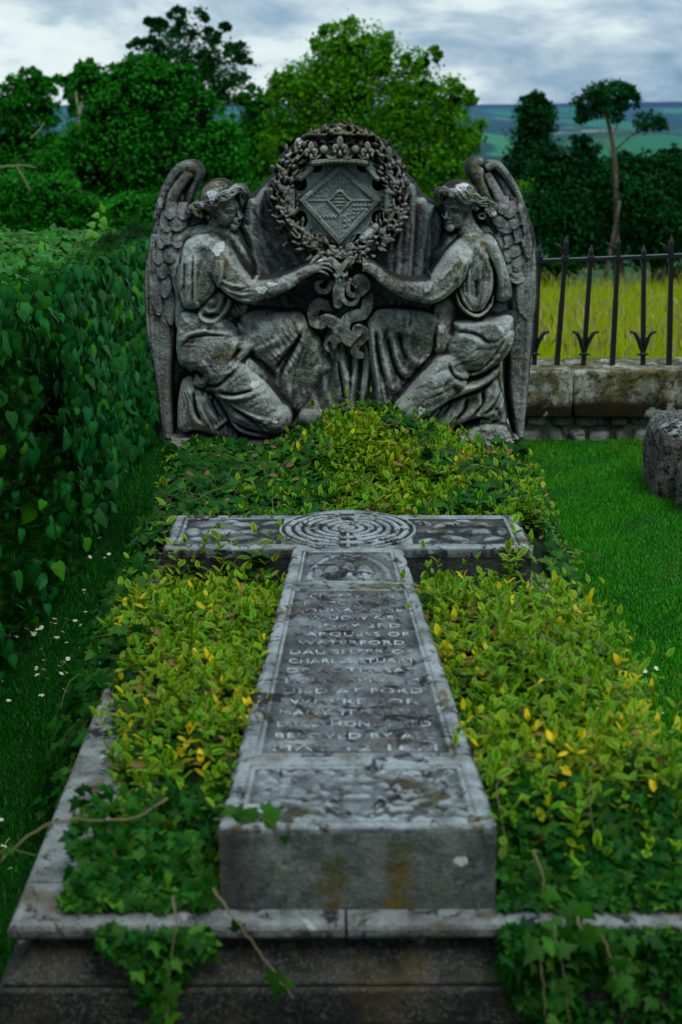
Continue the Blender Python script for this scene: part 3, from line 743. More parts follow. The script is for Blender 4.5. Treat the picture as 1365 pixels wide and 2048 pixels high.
    for P, an, wl, am_, sd_ in [(T(Q, [(300,240),(420,190),(690,320),(780,380),(700,520),(560,640),(420,680),(330,540),(290,400)]), 60, 15, 5, 3),
        (T(Q, [(340,650),(520,690),(640,880),(680,990),(440,950),(300,930),(300,800)]), -15, 9, 6, 5), (T(Q, [(560,560),(740,480),(960,740),(1000,880),(860,960),(640,880),(520,690)]), 65, 17, 4.5, 7),
        (T(Q, [(700,200),(1080,210),(1120,300),(1000,600),(860,560),(700,440)]), -35, 15, 5, 9), (T(Q, [(1040,300),(1160,330),(1250,540),(1110,760),(1000,820),(940,680)]), 15, 17, 4, 11),
        (T(L, [(560,760),(640,700),(780,960),(740,1240),(600,1200),(560,1000)]), -25, 9, 5, 13), (T(L, [(330,800),(300,900),(250,1100),(320,1180),(340,950)]), 5, 9, 4, 15)]:
        h.pleats(P, an, wl, am_, 1.1, sd_)
    # upper arm, forearm, hand on the wreath
    h.cap(T(L, [(500,830,4,34),(560,900,16,36),(640,1000,32,31),(720,1070,42,26),(780,1085,46,23)]), k=9)
    h.cap(T(L, [(740,1080,44,24),(860,1060,48,22),(960,1025,50,18),(1040,985,54,14),(1085,955,58,12)]), k=6)
    h.cap(T(L, [(1070,965,58,12),(1120,940,60,12),(1170,925,62,10)]), k=5)
    for P, a, w1, w2 in [([(580,1000),(640,1030),(740,1040)], 6, 2.4, 5), ([(570,1030),(640,1075),(750,1090)], 6, 2.4, 5), ([(590,1070),(680,1120),(790,1130)], 5, 2.4, 5), ([(720,960),(750,1020),(780,1040)], 6, 3, 5),
        ([(600,840),(660,920),(740,1000)], 5, 4, 8)]: h.fold(T(L, P), a, w1, w2)
    wr = T(L, [(1120,935)])[0]
    fingers(h, wr, [tuple(T(L, [p, q_, s_])) for p, q_, s_ in [((1170,890),(1215,880),(1250,900)), ((1180,905),(1230,905),(1262,930)), ((1180,925),(1228,932),(1255,955)), ((1170,945),(1212,958),(1235,978)), ((1130,900),(1160,868),(1190,855))]], 62, 3.0)
    # shawl hanging from the shoulder
    h.poly(T(L, [(340,800),(400,755),(480,735),(545,770),(588,870),(585,980),(545,1080),(460,1170),(425,1200),(340,1188),(312,1080),(318,950)]), 6, 34, 20)
    for P, a, w1, w2 in [([(350,790),(420,745),(500,750),(570,810)], 7, 3, 6), ([(420,850),(415,1000),(418,1190)], 8, 2.6, 16), ([(590,860),(585,980),(540,1085),(430,1195)], 9, 3, 8), ([(360,820),(335,960),(330,1100)], 7, 3, 9),
        ([(480,760),(500,860),(480,1000)], 5, 5, 12), ([(320,900),(312,1040),(330,1180)], 6, 3, 6)]: h.fold(T(L, P), a, w1, w2)
    h.fold(T(L, [(405,850),(400,1000),(400,1180)]), -9, 2.6); h.fold(T(L, [(350,900),(345,1040),(350,1170)]), -6, 2.4)
    # looped end of the shawl
    h.poly(T(L, [(425,1215),(470,1130),(540,1080),(600,1070),(632,1110),(628,1180),(585,1245),(520,1275),(460,1262)]), 10, 14, 10)
    h.fold(T(L, [(430,1215),(470,1258),(540,1262),(600,1210),(628,1130)]), 11, 3.2, 4, t0=.05, t1=.05)
    h.fold(T(L, [(470,1180),(500,1210),(550,1190),(578,1130)]), 8, 3, 4)
    h.bump(*T(L, [(520,1150)])[0], 9, 7, 7); h.bump(*T(L, [(600,1140)])[0], 5, 10, -10); h.bump(*T(L, [(520,1232)])[0], 13, 3, -9)
    h.pleats(T(L, [(780,1020),(960,990),(1060,960),(1070,1000),(960,1060),(800,1110)]), 20, 9, 3, .8, 19, edge=6)
    h.pleats(T(L, [(340,800),(480,735),(580,870),(560,1060),(430,1195),(330,1188),(318,950)]), 12, 13, 4.5, .9, 17, edge=8)
    h.pleats(T(L, [(560,960),(640,990),(790,1060),(760,1140),(640,1090),(570,1040)]), 75, 8, 3, .6, 18, edge=6)
    # face
    H = 'HL'
    h.ell(*T(H, [(600,600)])[0], 36, 37, -6, 38, k=6)
    h.ell(*T(H, [(735,770)])[0], 24, 35, -2, 33, rot=5, k=6)
    h.ell(*T(H, [(700,930)])[0], 21, 22, -6, 31, rot=-25, k=6)
    h.ell(*T(H, [(872,1095)])[0], 9.5, 10, 6, 17, k=4)
    h.ell(*T(H, [(905,1000)])[0], 7.5, 12, 6, 17, k=3)
    h.cap(T(H, [(900,650,16,6),(935,730,15,4.5),(950,790,13,3.2)]), k=3)
    h.cap(T(H, [(942,770,17,3.0),(965,860,19,3.2),(990,928,19,3.8)]), k=2)
    h.ell(*T(H, [(948,945)])[0], 4, 2.8, 16, 7, k=1.5)
    h.fold(T(H, [(680,790),(760,745),(850,745),(915,770)]), 3.2, 2.0); h.bump(*T(H, [(800,812)])[0], 9, 4.4, -7.5); h.bump(*T(H, [(795,815)])[0], 5.2, 2.8, 5.5)
    h.fold(T(H, [(730,822),(800,842),(865,830)]), -2.6, 1.0); h.fold(T(H, [(735,795),(800,785),(865,800)]), 2.0, .9)
    h.ell(*T(H, [(955,1035)])[0], 4.2, 2.0, 15, 5, k=1); h.ell(*T(H, [(945,1072)])[0], 4.0, 2.0, 14, 5, k=1)
    h.fold(T(H, [(895,1058),(935,1053),(980,1053)]), -3.5, 1.1, t0=.1, t1=.02)
    h.bump(*T(H, [(900,1035)])[0], 2.4, 4, -2.5)
    h.rough(1.6, 14, 31); h.rough(1.5, 4, 32)
    for (k, x, y, ru, rv) in [('LU',553,815,14,12),('LL',478,280,6,5),('LL',785,615,8,8),('LL',908,825,5,5),('LU',885,1027,9,4),('LU',1005,1040,8,8),('LU',830,1060,10,7),('LU',1185,880,4,5),('LU',430,1165,4,6)]:
        h.spot(*T(k, [(x, y)])[0], ru, rv, 0, 1, x)
    for (k, x, y, ru, rv) in [('LU',600,900,14,18),('LL',610,430,24,22),('LU',560,860,14,8),('LU',660,1000,10,6),('LU',500,740,16,5)]: h.spot(*T(k, [(x, y)])[0], ru, rv, 1, .55, y)
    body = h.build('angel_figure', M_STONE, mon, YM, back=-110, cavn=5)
    # hair
    q = HF(372, 355, 500, 440, .8)
    q.ell(*T(H, [(560,540)])[0], 38.5, 38, -4, 44, k=4)
    w = q.win([(440,400)], 80)
    cut = q.inside(q.U, q.V, T(H, [(560,560),(700,560),(830,500),(960,470),(1010,560),(1010,1300),(330,1300),(200,760),(480,740),(560,680)]))
    q.H[cut] = NEG
    for i in range(9):
        x = 330+i*62
        q.fold(T(H, [(x-60+i*18,240+abs(i-4)*18),(x-40+i*8,380),(x+i*10,540)]), 2.0, 1.6, 2.6)
    rolls = [[(470,700,26,7),(540,600,36,9),(640,530,42,9.5),(740,510,44,9.5),(830,430,42,9.5),(920,370,36,9),(1010,370,28,8.5),(1070,430,22,7.5),(1075,520,14,6)],
             [(560,560,36,6),(680,450,44,6.5),(800,410,42,6),(880,340,36,6)],
             [(540,640,34,7.5),(440,620,32,8),(330,650,24,8.5),(240,670,18,7.5)], [(520,720,28,6),(400,720,26,6.5),(300,700,22,6)],
             [(240,700,16,8),(150,690,12,9.5),(70,720,6,9)], [(130,760,12,9),(190,840,12,9.5),(230,880,10,7)], [(60,740,4,8),(20,800,0,8),(-30,760,-4,8)]]
    for P in rolls: q.cap(T(H, P), k=2)
    for P in rolls:
        P2 = [(p[0], p[1]) for p in P]
        q.fold(T(H, [(x, y-18) for x, y in P2]), -3, 1.0); q.fold(T(H, [(x+6, y+22) for x, y in P2]), -3, 1.0)
    for (x, y) in [(200,830),(140,720),(700,500),(860,430),(1000,380),(400,640),(560,600)]: q.bump(*T(H, [(x, y)])[0], 2.4, 2.4, -6)
    q.rough(1.6, 4, 33); q.spot(*T(H, [(460,465)])[0], 9.5, 10, 0); q.spot(*T(H, [(265,655)])[0], 4, 4, 0); q.spot(*T(H, [(840,235)])[0], 8, 3, 0, 1)
    for (x, y, ru, rv) in [(170,790,12,10),(600,250,20,8),(420,300,12,8),(700,480,10,4)]: q.spot(*T(H, [(x, y)])[0], ru, rv, 1, .6, x)
    q.build('hair', M_STONE, body, YM, back=-60, cavn=4)
    return body

def angel_right():
    h = HF(725, 350, 1050, 895)
    L, Q = 'RU', 'RL'
    h.ell(*T('HR', [(1080,880)])[0], 26, 26, -60, 22, mode='max')
    h.poly(T(Q, [(178,240),(215,185),(340,165),(540,185),(620,260),(640,440),(560,560),(440,700),(340,830),(270,872),(200,866),(200,760),(190,640),(168,500),(166,350)]), -38, 52, 30, 'max')
    h.cap(T(Q, [(620,330,-14,34),(450,280,-4,34),(260,255,-2,26)]), k=10)
    h.cap(T(Q, [(225,270,2,20),(230,420,-8,20),(260,600,-18,22),(290,760,-24,20)]), k=10)
    for P, a, w1, w2 in [([(195,230),(200,420),(225,620),(240,830)], 11, 6, 9), ([(240,250),(265,430),(310,600),(340,760)], 11, 5, 12), ([(310,300),(345,430),(380,540),(470,590)], 10, 5, 12),
        ([(200,300),(215,500),(270,700),(300,840)], 7, 4, 9), ([(420,330),(430,440),(480,500),(570,480)], 8, 5, 12), ([(330,620),(380,700),(340,780)], 7, 5, 10), ([(340,190),(460,230),(560,260)], 6, 7, 16)]:
        h.fold(T(Q, P), a, w1, w2)
    for P, a, w1 in [([(220,300),(235,450),(280,640)], -9, 3.4), ([(290,330),(320,470),(370,590),(440,640)], -10, 4), ([(360,300),(390,440),(430,520)], -7, 4), ([(600,300),(590,440),(500,560),(400,690)], -12, 6)]:
        h.fold(T(Q, P), a, w1)
    # torso
    h.poly(T('F', [(870,520),(890,470),(930,450),(985,455),(1012,500),(1022,560),(1022,640),(1018,690),(960,700),(900,690),(880,640),(868,580)]), -46, 44, 30)
    h.cap(T(Q, [(655,60,-20,22),(650,200,-14,24),(640,330,0,20),(625,420,4,14)]), k=8)
    h.poly(T(Q, [(690,300),(710,245),(860,225),(1050,215),(1085,270),(1075,400),(985,520),(880,575),(760,585),(680,530),(640,450)]), -6, 52, 30)
    h.ell(*T(Q, [(800,420)])[0], 48, 48, 0, 62, k=12)
    for P, a, w1, w2 in [([(690,262),(830,262),(1040,225)], 8, 2.6, 8), ([(700,320),(820,340),(900,400)], 8, 3, 10), ([(1050,290),(980,430),(860,560),(760,578)], 9, 4, 10), ([(1080,290),(1040,420),(960,520)], 9, 3, 8),
        ([(655,430),(690,520),(780,570),(880,560)], 9, 3, 10), ([(690,320),(650,400),(650,470)], 8, 3, 8), ([(960,260),(1000,330),(960,440)], 6, 4, 10), ([(620,275),(600,360),(610,440)], 7, 3, 6)]:
        h.fold(T(Q, P), a, w1, w2)
    for P, a, w1 in [([(720,300),(840,320),(930,390)], -7, 3), ([(690,480),(760,545),(870,540)], -8, 2.6), ([(1010,330),(930,470),(830,560)], -8, 2.6), ([(600,270),(585,360),(600,430)], -8, 3)]: h.fold(T(Q, P), a, w1)
    # skirts behind
    h.poly(T(Q, [(490,925),(520,810),(640,740),(780,650),(860,600),(985,520),(1000,640),(1040,780),(1035,900),(940,900),(880,870),(800,890),(700,930),(600,955),(520,955)]), -26, 42, 26)
    for P, a, w1, w2 in [([(770,700),(740,800),(650,890),(560,950)], 11, 3, 12), ([(860,660),(860,760),(780,850),(720,900)], 10, 3, 10), ([(980,600),(960,720),(880,810),(800,850)], 11, 3, 10), ([(1000,640),(1010,760),(950,860)], 8, 3, 8),
        ([(620,790),(560,850),(510,920)], 9, 3, 8), ([(930,660),(900,740),(850,800)], 7, 3, 8), ([(830,830),(900,830),(980,790)], 8, 3, 5)]: h.fold(T(Q, P), a, w1, w2)
    for P, a, w1 in [([(790,720),(770,800),(690,880)], -9, 3), ([(880,680),(880,760),(810,830)], -9, 3), ([(960,780),(990,860),(930,880)], -9, 5), ([(700,750),(640,820),(560,900)], -6, 3)]: h.fold(T(Q, P), a, w1)
    # near thigh and knee
    h.poly(T(Q, [(600,450),(640,440),(680,530),(760,590),(870,590),(985,510),(975,590),(860,670),(720,730),(560,790),(450,850),(380,872),(338,840),(330,790),(360,730),(480,570)]), 0, 42, 32)
    h.cap(T(Q, [(680,560,24,38),(560,660,34,36),(420,780,46,28)]), k=14)
    h.ell(*T(Q, [(400,790)])[0], 24, 27, 40, 34, k=10)
    for P, a, w1, w2 in [([(980,560),(880,640),(740,690),(600,760),(480,840)], 9, 3, 9), ([(680,540),(620,620),(640,700),(600,750)], 6, 4, 12), ([(640,450),(560,540),(470,640)], 5, 6, 10), ([(970,540),(880,600),(780,620)], 7, 3, 8),
        ([(700,600),(780,640),(880,620)], 6, 3, 9)]: h.fold(T(Q, P), a, w1, w2)
    for P, a, w1 in [([(660,480),(690,560),(770,600),(870,590)], -10, 3.4), ([(970,600),(860,680),(720,730),(560,800)], -9, 3), ([(690,620),(720,680),(640,720)], -6, 4)]: h.fold(T(Q, P), a, w1)
    for P, an, wl, am_, sd_ in [(T(Q, [(180,240),(340,165),(540,190),(580,430),(440,640),(330,640),(200,500)]), 5, 15, 5.5, 21), (T(Q, [(190,480),(330,560),(380,740),(280,870),(205,860)]), -10, 12, 5, 23),
        (T(Q, [(690,300),(720,245),(1050,220),(1080,300),(1040,430),(880,570),(700,540),(650,450)]), 70, 16, 5, 25), (T(Q, [(490,925),(640,740),(860,600),(985,520),(1040,800),(940,900),(700,930)]), 35, 10, 6.5, 27),
        (T(Q, [(620,450),(760,590),(970,560),(860,670),(560,790),(400,870),(335,800),(480,570)]), 60, 17, 4.5, 29)]:
        h.pleats(P, an, wl, am_, 1.1, sd_)
    toes(h, T(Q, [(880,868,-2),(898,866,0),(916,862,1),(934,860,1)]))
    # chest, neck
    h.poly(T(L, [(560,880),(640,790),(700,720),(760,660),(860,680),(940,700),(1000,820),(1050,1000),(1065,1130),(1000,1170),(760,1260),(620,1240),(580,1100)]), -40, 42, 30)
    h.cap(T(L, [(760,600,-6,19),(790,690,-8,21),(820,770,-6,28)]), k=8)
    for P, a, w1, w2 in [([(700,750),(640,850),(600,950)], 7, 3, 8), ([(740,720),(680,820),(650,900)], 6, 3, 7), ([(600,1150),(590,1240),(600,1300)], 7, 4, 8), ([(950,760),(1020,900),(1050,1080)], 9, 3, 9), ([(990,820),(1040,960),(1060,1120)], 7, 3, 6)]:
        h.fold(T(L, P), a, w1, w2)
    # arm
    h.cap(T(L, [(820,830,6,34),(740,900,20,33),(670,980,34,30),(590,1060,44,26),(520,1085,48,24)]), k=9)
    h.cap(T(L, [(560,1075,46,25),(440,1070,50,22),(350,1045,52,18),(270,995,56,14),(215,950,60,12)]), k=6)
    h.cap(T(L, [(230,960,60,12),(180,925,62,12),(130,915,62,10)]), k=5)
    for P, a, w1, w2 in [([(720,880),(650,960),(590,1020)], 5, 3, 8), ([(560,1010),(540,1060),(500,1080)], 5, 3, 5), ([(700,1020),(600,1110),(500,1120)], 6, 3, 6), ([(760,860),(720,960),(690,1010)], 6, 3, 7)]: h.fold(T(L, P), a, w1, w2)
    wr = T(L, [(175,925)])[0]
    fingers(h, wr, [tuple(T(L, [p, q_, s_])) for p, q_, s_ in [((120,890),(70,885),(30,900)), ((110,910),(60,912),(25,930)), ((120,935),(85,965),(50,985)), ((130,950),(105,985),(72,1002)), ((150,890),(110,868),(80,870))]], 62, 3.0)
    # shawl over the shoulder
    h.poly(T(L, [(820,800),(860,745),(930,740),(975,790),(1020,900),(1055,1010),(1070,1120),(1010,1160),(960,1130),(940,1000)]), -4, 36, 20)
    h.poly(T(L, [(800,770),(850,745),(900,800),(935,900),(948,1020),(930,1120),(890,1190),(840,1212),(785,1200),(745,1140),(722,1060),(735,960),(770,860)]), 8, 34, 20)
    for P, a, w1, w2 in [([(930,760),(1000,880),(1040,1000),(1050,1100)], 8, 3, 8), ([(860,800),(930,930),(945,1080),(900,1180)], 9, 3, 10), ([(810,800),(790,950),(785,1080),(810,1180)], 8, 3, 12), ([(780,860),(735,980),(735,1080),(780,1180)], 8, 3, 6),
        ([(850,780),(860,900),(850,1050)], 5, 5, 12), ([(740,1110),(800,1195),(860,1205),(920,1150)], 9, 3, 5), ([(960,830),(990,950),(1000,1100)], 6, 3, 8)]: h.fold(T(L, P), a, w1, w2)
    for P, a, w1 in [([(800,900),(772,1000),(780,1120)], -9, 3), ([(900,860),(955,980),(960,1100)], -9, 3), ([(830,1000),(840,1080),(830,1140)], -7, 4)]: h.fold(T(L, P), a, w1)
    h.poly(T(Q, [(712,40),(740,120),(800,180),(860,195),(930,140),(950,70),(940,150),(880,215),(820,225),(750,180),(715,110)]), 20, 20, 6, sm=2)
    h.pleats(T(L, [(760,840),(700,900),(580,1010),(400,1020),(280,970),(290,1040),(450,1120),(620,1120),(740,960)]), 10, 10, 3.4, 1.0, 30, edge=6)
    h.pleats(T(L, [(800,780),(900,780),(948,1000),(890,1190),(785,1200),(722,1060),(760,880)]), 8, 13, 4.5, .9, 31, edge=8)
    h.pleats(T(L, [(840,800),(930,740),(1020,900),(1070,1120),(1000,1160),(945,1000)]), -15, 10, 4.5, .9, 33, edge=8)
    # face
    H = 'HR'
    h.ell(*T(H, [(600,560)])[0], 34, 35, -6, 38, k=6)
    h.ell(*T(H, [(465,760)])[0], 23, 36, -2, 34, rot=-5, k=6)
    h.ell(*T(H, [(520,930)])[0], 20, 23, -6, 31, rot=25, k=6)
    h.ell(*T(H, [(395,1110)])[0], 9.5, 10, 6, 18, k=4)
    h.ell(*T(H, [(365,1010)])[0], 8, 12, 6, 18, k=3)
    h.cap(T(H, [(300,640,14,6),(300,710,15,4.5),(318,770,14,3.2)]), k=3)
    h.cap(T(H, [(335,730,20,3.0),(320,830,24,3.3),(296,912,25,4.0)]), k=2)
    h.ell(*T(H, [(350,928)])[0], 4.4, 2.8, 20, 7, k=1.5)
    h.fold(T(H, [(350,715),(430,700),(530,715),(600,750)]), 3.2, 2.0); h.bump(*T(H, [(480,783)])[0], 9.5, 4.4, -7.5); h.bump(*T(H, [(482,785)])[0], 5.6, 2.8, 5.5)
    h.fold(T(H, [(415,800),(480,815),(560,800)]), -2.6, 1.0); h.fold(T(H, [(415,768),(480,760),(560,775)]), 2.2, .9)
    h.ell(*T(H, [(340,1022)])[0], 4.8, 2.1, 18, 5, k=1); h.ell(*T(H, [(355,1066)])[0], 4.6, 2.2, 17, 5, k=1)
    h.fold(T(H, [(305,1045),(350,1042),(415,1050)]), -3.5, 1.1, t0=.02, t1=.1)
    h.rough(1.6, 14, 41); h.rough(1.5, 4, 42)
    for (k, x, y, ru, rv) in [('RU',243,995,5,8),('RL',628,290,6,9),('RL',495,768,8,7),('RL',560,462,6,3),('RU',972,775,5,8)]: h.spot(*T(k, [(x, y)])[0], ru, rv, 0, 1, x)
    for (k, x, y, ru, rv) in [('RU',870,830,12,20),('RU',740,920,10,14),('RU',910,930,8,24),('RU',300,970,10,7),('RL',580,480,7,5),('RU',800,760,20,6)]: h.spot(*T(k, [(x, y)])[0], ru, rv, 1, .7, y)
    body = h.build('angel_figure', M_STONE, mon, YM, back=-110, cavn=5)
    q = HF(868, 355, 1000, 442, .8)
    q.ell(*T(H, [(620,540)])[0], 35.5, 35, -4, 44, k=4)
    cut = q.inside(q.U, q.V, T(H, [(600,640),(560,540),(440,500),(330,470),(240,520),(200,620),(200,1300),(1000,1300),(1000,760),(760,660)]))
    q.H[cut] = NEG
    for i in range(9):
        x = 330+i*72
        q.fold(T(H, [(560+i*22,230+abs(i-4)*14),(x+20+i*6,360),(x-20,500)]), 2.0, 1.6, 2.6)
    rolls = [[(200,620,8,6),(190,520,14,7.5),(210,430,22,8.5),(280,420,30,7.5)], [(330,400,34,7),(400,430,42,10.5),(470,450,42,9)], [(500,400,40,8),(560,480,42,9.5),(620,560,38,9.5),(700,600,34,8.5),(770,570,32,8)],
             [(640,400,40,6),(720,500,36,7),(800,520,32,7),(880,560,30,7),(930,600,26,6.5)], [(760,540,32,7),(860,500,28,7.5),(950,570,24,7),(1020,590,20,6.5),(1080,580,18,6),(1110,620,16,5)],
             [(800,620,26,6),(840,700,24,6),(890,740,22,5)], [(960,640,20,7),(1060,650,16,7.5),(1160,650,10,7.5),(1250,700,6,7.5)], [(1100,690,12,6),(1200,760,8,6.5),(1290,740,2,7)],
             [(1080,760,14,4),(1130,790,12,4.5),(1180,860,10,5),(1240,850,8,6.5)]]
    for P in rolls: q.cap(T(H, P), k=2)
    for P in rolls:
        P2 = [(p[0], p[1]) for p in P]; q.fold(T(H, [(x, y-18) for x, y in P2]), -3, 1.0); q.fold(T(H, [(x+6, y+22) for x, y in P2]), -3, 1.0)
    a = np.linspace(0, 6.28, 14); q.cap([T(H, [(1010+60*math.cos(t), 895+50*math.sin(t))])[0]+(10, 2.6) for t in a], sm=0, mode='max')
    q.cap(T(H, [(1060,850,10,3),(1075,790,12,3)]), sm=0, mode='max')
    q.rough(1.6, 4, 43); q.spot(*T(H, [(560,320)])[0], 9, 6, 0, .9); q.spot(*T(H, [(1240,850)])[0], 5, 4, 0); q.spot(*T(H, [(680,270)])[0], 7, 4, 0, .8)
    for (x, y, ru, rv) in [(800,400,16,12),(1180,640,12,8),(750,520,8,5),(900,540,10,5)]: q.spot(*T(H, [(x, y)])[0], ru, rv, 1, .55, x)
    q.build('hair', M_STONE, body, YM, back=-60, cavn=4)
    return body

AL = angel_left(); AL['label'] = 'left angel, head bowed, right arm reaching to the wreath'
wing('wing', -1, AL, 'single tall wing curling over at its top')
AR = angel_right(); AR['label'] = 'right angel with calm lowered face and curling hair'
wing('wing', 1, AR, 'pair of wing tops with scale feathers')
# rough stone under the right hand figure
mb = HF(835, 835, 1035, 900)
mb.poly([(838,890),(850,862),(900,868),(960,842),(1010,845),(1028,870),(1032,895),(900,898)], -20, 46, 20, 'max'); mb.rough(8, 12, 51); mb.rough(3, 4, 52)
mb.build('rock_base', M_STONE, mon, YM, back=-80)
# ------------------------------------------------------------------ tomb plinth and the cross slab
CX = .043
PX0, PX1, PY0, PY1 = -.556, .642, 2.163, 5.19
def sweep(mb, prof, path, closed=False):
    """prof (outward, z) along a plan path whose outside is on the left hand"""
    n = len(path); vs = []; m = len(prof)
    for i in range(n):
        p = Vector(path[i])
        a = (p-Vector(path[i-1])).normalized() if (i > 0 or closed) else None
        b = (Vector(path[(i+1) % n])-p).normalized() if (i < n-1 or closed) else None
        if a is None: a = b
        if b is None: b = a
        na = Vector((-a.y, a.x)); nb = Vector((-b.y, b.x)); mm = (na+nb); mm = mm/max(mm.length_squared/2, .2)
        vs += [(p.x+mm.x*o, p.y+mm.y*o, z) for o, z in prof]
    fs = []
    for i in range(n if closed else n-1):
        j = (i+1) % n
        fs += [(i*m+k, i*m+(k+1) % m, j*m+(k+1) % m, j*m+k) for k in range(m)]
    if not closed: fs += [tuple(range(m-1, -1, -1)), tuple(range((n-1)*m, n*m))]
    return mb.add(vs, fs)
M_PLINTH = stone('plinth_stone', dark=(.003,.003,.002), mid=(.010,.011,.008), light=(.045,.05,.04), upl=.8, brown=.7, moss=.35, mossv=.5, paint=False, speck=.45, soot=.8, lich=.35, bumps=.9)
M_COPING = stone('coping_stone', dark=(.035,.036,.033), mid=(.15,.155,.145), light=(.40,.43,.42), upl=.7, brown=.55, moss=.6, paint=False, soot=1.0, lich=.9, bumps=1.0, sc=1.5)
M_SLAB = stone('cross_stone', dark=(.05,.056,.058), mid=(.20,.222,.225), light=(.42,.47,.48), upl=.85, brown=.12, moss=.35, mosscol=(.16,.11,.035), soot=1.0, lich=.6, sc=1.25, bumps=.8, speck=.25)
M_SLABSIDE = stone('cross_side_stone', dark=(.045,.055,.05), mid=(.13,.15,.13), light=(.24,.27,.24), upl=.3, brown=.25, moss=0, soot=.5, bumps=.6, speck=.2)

tomb = empty('tomb_plinth', (CX, 3.6, 0), 'long low moulded stone plinth of the grave, dark and mossy, half hidden by plants', 'tomb base')
loop = [(PX0, PY1), (PX0, PY0), (PX1, PY0), (PX1, PY1)]
loop = loop[::-1]
def stones(name, prof, paths, mat, bev=.002):
    for p in paths:
        mb = MB(); sweep(mb, prof, p); o = mb.build(name, mat, tomb, bevel=bev)
cop = [(-.12, P0-.04), (-.12, P0-.002), (-.116, P0), (-.010, P0), (-.003, P0-.003), (.001, P0-.010), (.001, P0-.022), (-.004, P0-.030), (-.012, P0-.034), (-.026, P0-.036), (-.030, P0-.04)]
# outside is to the right when walking front side left to right, so walk right to left
stones('coping_stone', cop, [[(.02, PY0), (PX0, PY0), (PX0, 2.305)], [(PX1, 2.36), (PX1, PY0), (.024, PY0)], [(PX0, 2.309), (PX0, 3.12)], [(PX0, 3.124), (PX0, 4.2)], [(PX0, 4.204), (PX0, PY1)],
      [(PX1, 3.2), (PX1, 2.364)], [(PX1, 4.25), (PX1, 3.204)], [(PX1, PY1), (PX1, 4.254)]], M_COPING)
low = [(-.2, P0-.041), (-.030, P0-.041), (-.031, P0-.056), (-.027, P0-.066), (-.018, P0-.082), (-.004, P0-.095), (.012, P0-.102), (.015, P0-.107), (.012, P0-.111), (-.2, P0-.111)]
mb = MB(); sweep(mb, low, [(PX1, PY1), (PX1, PY0), (PX0, PY0), (PX0, PY1)]); mb.build('cavetto_moulding', M_PLINTH, tomb, bevel=.002)
for (z1, z0, o) in ((P0-.113, P0-.184, .022), (P0-.188, P0-.30, .036), (P0-.304, -.05, .05)):
    pr = [(-.2, z1), (o-.004, z1), (o, z1-.004), (o+.001, z0+.004), (o-.003, z0), (-.2, z0)]
    mb = MB(); sweep(mb, pr, [(PX1, PY1), (PX1, PY0), (PX0, PY0), (PX0, PY1)]); mb.build('base_course', M_PLINTH, tomb, bevel=.002)
M_SOIL = flat('soil', (.016, .013, .009), .95, .5, 40)
mb = MB(); mb.box(PX0+.1, PX1-.1, PY0+.1, PY1, P0-.3, P0-.02); mb.build('soil_bed', M_SOIL, tomb)

# ---- cross
TZ = P0+.159
cross = empty('stone_cross', (CX, 3.2, P0), 'pale weathered stone cross lying flat on the plinth with worn inscription and carved rings', 'grave cross')
YF, YB = 2.21, 3.862
def hw_at(y): return (.2395 + (.1555-.2395)*(y-YF)/(YB-YF))
def sh(U, V, H): y = YB-V/1000.; return CX+U/240.*hw_at(y), y, TZ+H/1000.
def pyY(py): return (3453./(py-240)-.31)/.964
s = HF(-240, 0, 240, 1650, 2.5)
s.H[:] = 0.0
VY = lambda Y: (YB-Y)*1000
uu = np.abs(s.U)
ed = 240-uu
s.H -= 5*np.exp(-(ed/6)**2)                                   # worn arris
s.H -= 6*np.exp(-((1650-s.V)/7)**2)
edn = fnoise(s.H.shape, 14, 61)
s.H -= np.clip((14-ed)/14, 0, 1)*np.clip(edn*14, 0, 7) + np.clip((16-(1650-s.V))/16, 0, 1)*np.clip(edn*16, 0, 8)
def frame(v0, v1, u1, groove=5, floor=-4.5, gw=5, fil=9):
    d = np.minimum(np.minimum(s.V-v0, v1-s.V), u1-uu)
    s.H[...] = np.where((d > 0) & (d < gw), s.H-groove, s.H)
    s.H[...] = np.where(d > gw+fil, floor, s.H)
    s.H[...] = np.where((d > gw) & (d <= gw+fil), s.H-.5*((d-gw-fil/2)/fil*2)**2*1.5, s.H)
    return d > gw+fil
va, vb = VY(pyY(1178)), VY(pyY(1510))
panel = frame(va-8, vb+3, 207)
pan2 = frame(VY(pyY(1528)), VY(pyY(1643)), 212)
pan3 = frame(20, VY(pyY(1164)), 196)
r_ = np.random.default_rng(5)
def blobs(mask, u0, u1, v0, v1, n, a, mirror=True):
    q = HF(u0, v0, u1, v1, 2.5); q.H[:] = 0
    for k in range(n):
        u = r_.uniform(5, u1-8); v = r_.uniform(v0+8, v1-8); rot = r_.uniform(-60, 60); ru = r_.uniform(9, 24); rv = r_.uniform(4, 9)
        for e in ((1, -1) if mirror else (1,)):
            w = q.win([(u*e, v)], 60); U = q.U[w]-u*e; V = q.V[w]-v; c, sn = math.cos(R(rot*e)), math.sin(R(rot*e))
            aa = (U*c+V*sn)/ru; bb = (-U*sn+V*c)/rv; qd = 1-aa*aa-bb*bb
            q.H[w] = np.where(qd > 0, np.maximum(q.H[w], a*np.sqrt(np.maximum(qd, 0))*(.6+.4*np.sin(k)) - 2.0*np.exp(-(bb*rv/2.2)**2)), q.H[w])
    return q
def paste(q, mask, off):
    j = int(round((q.v[0]-s.v[0])/2.5)); i = int(round((q.u[0]-s.u[0])/2.5)); a, b = q.H.shape
    W = (slice(j, j+a), slice(i, i+b)); H = q.H[:s.H[W].shape[0], :s.H[W].shape[1]]
    s.H[W] = np.where(mask[W], off+H, s.H[W])
v2a, v2b = VY(pyY(1530)), VY(pyY(1641))
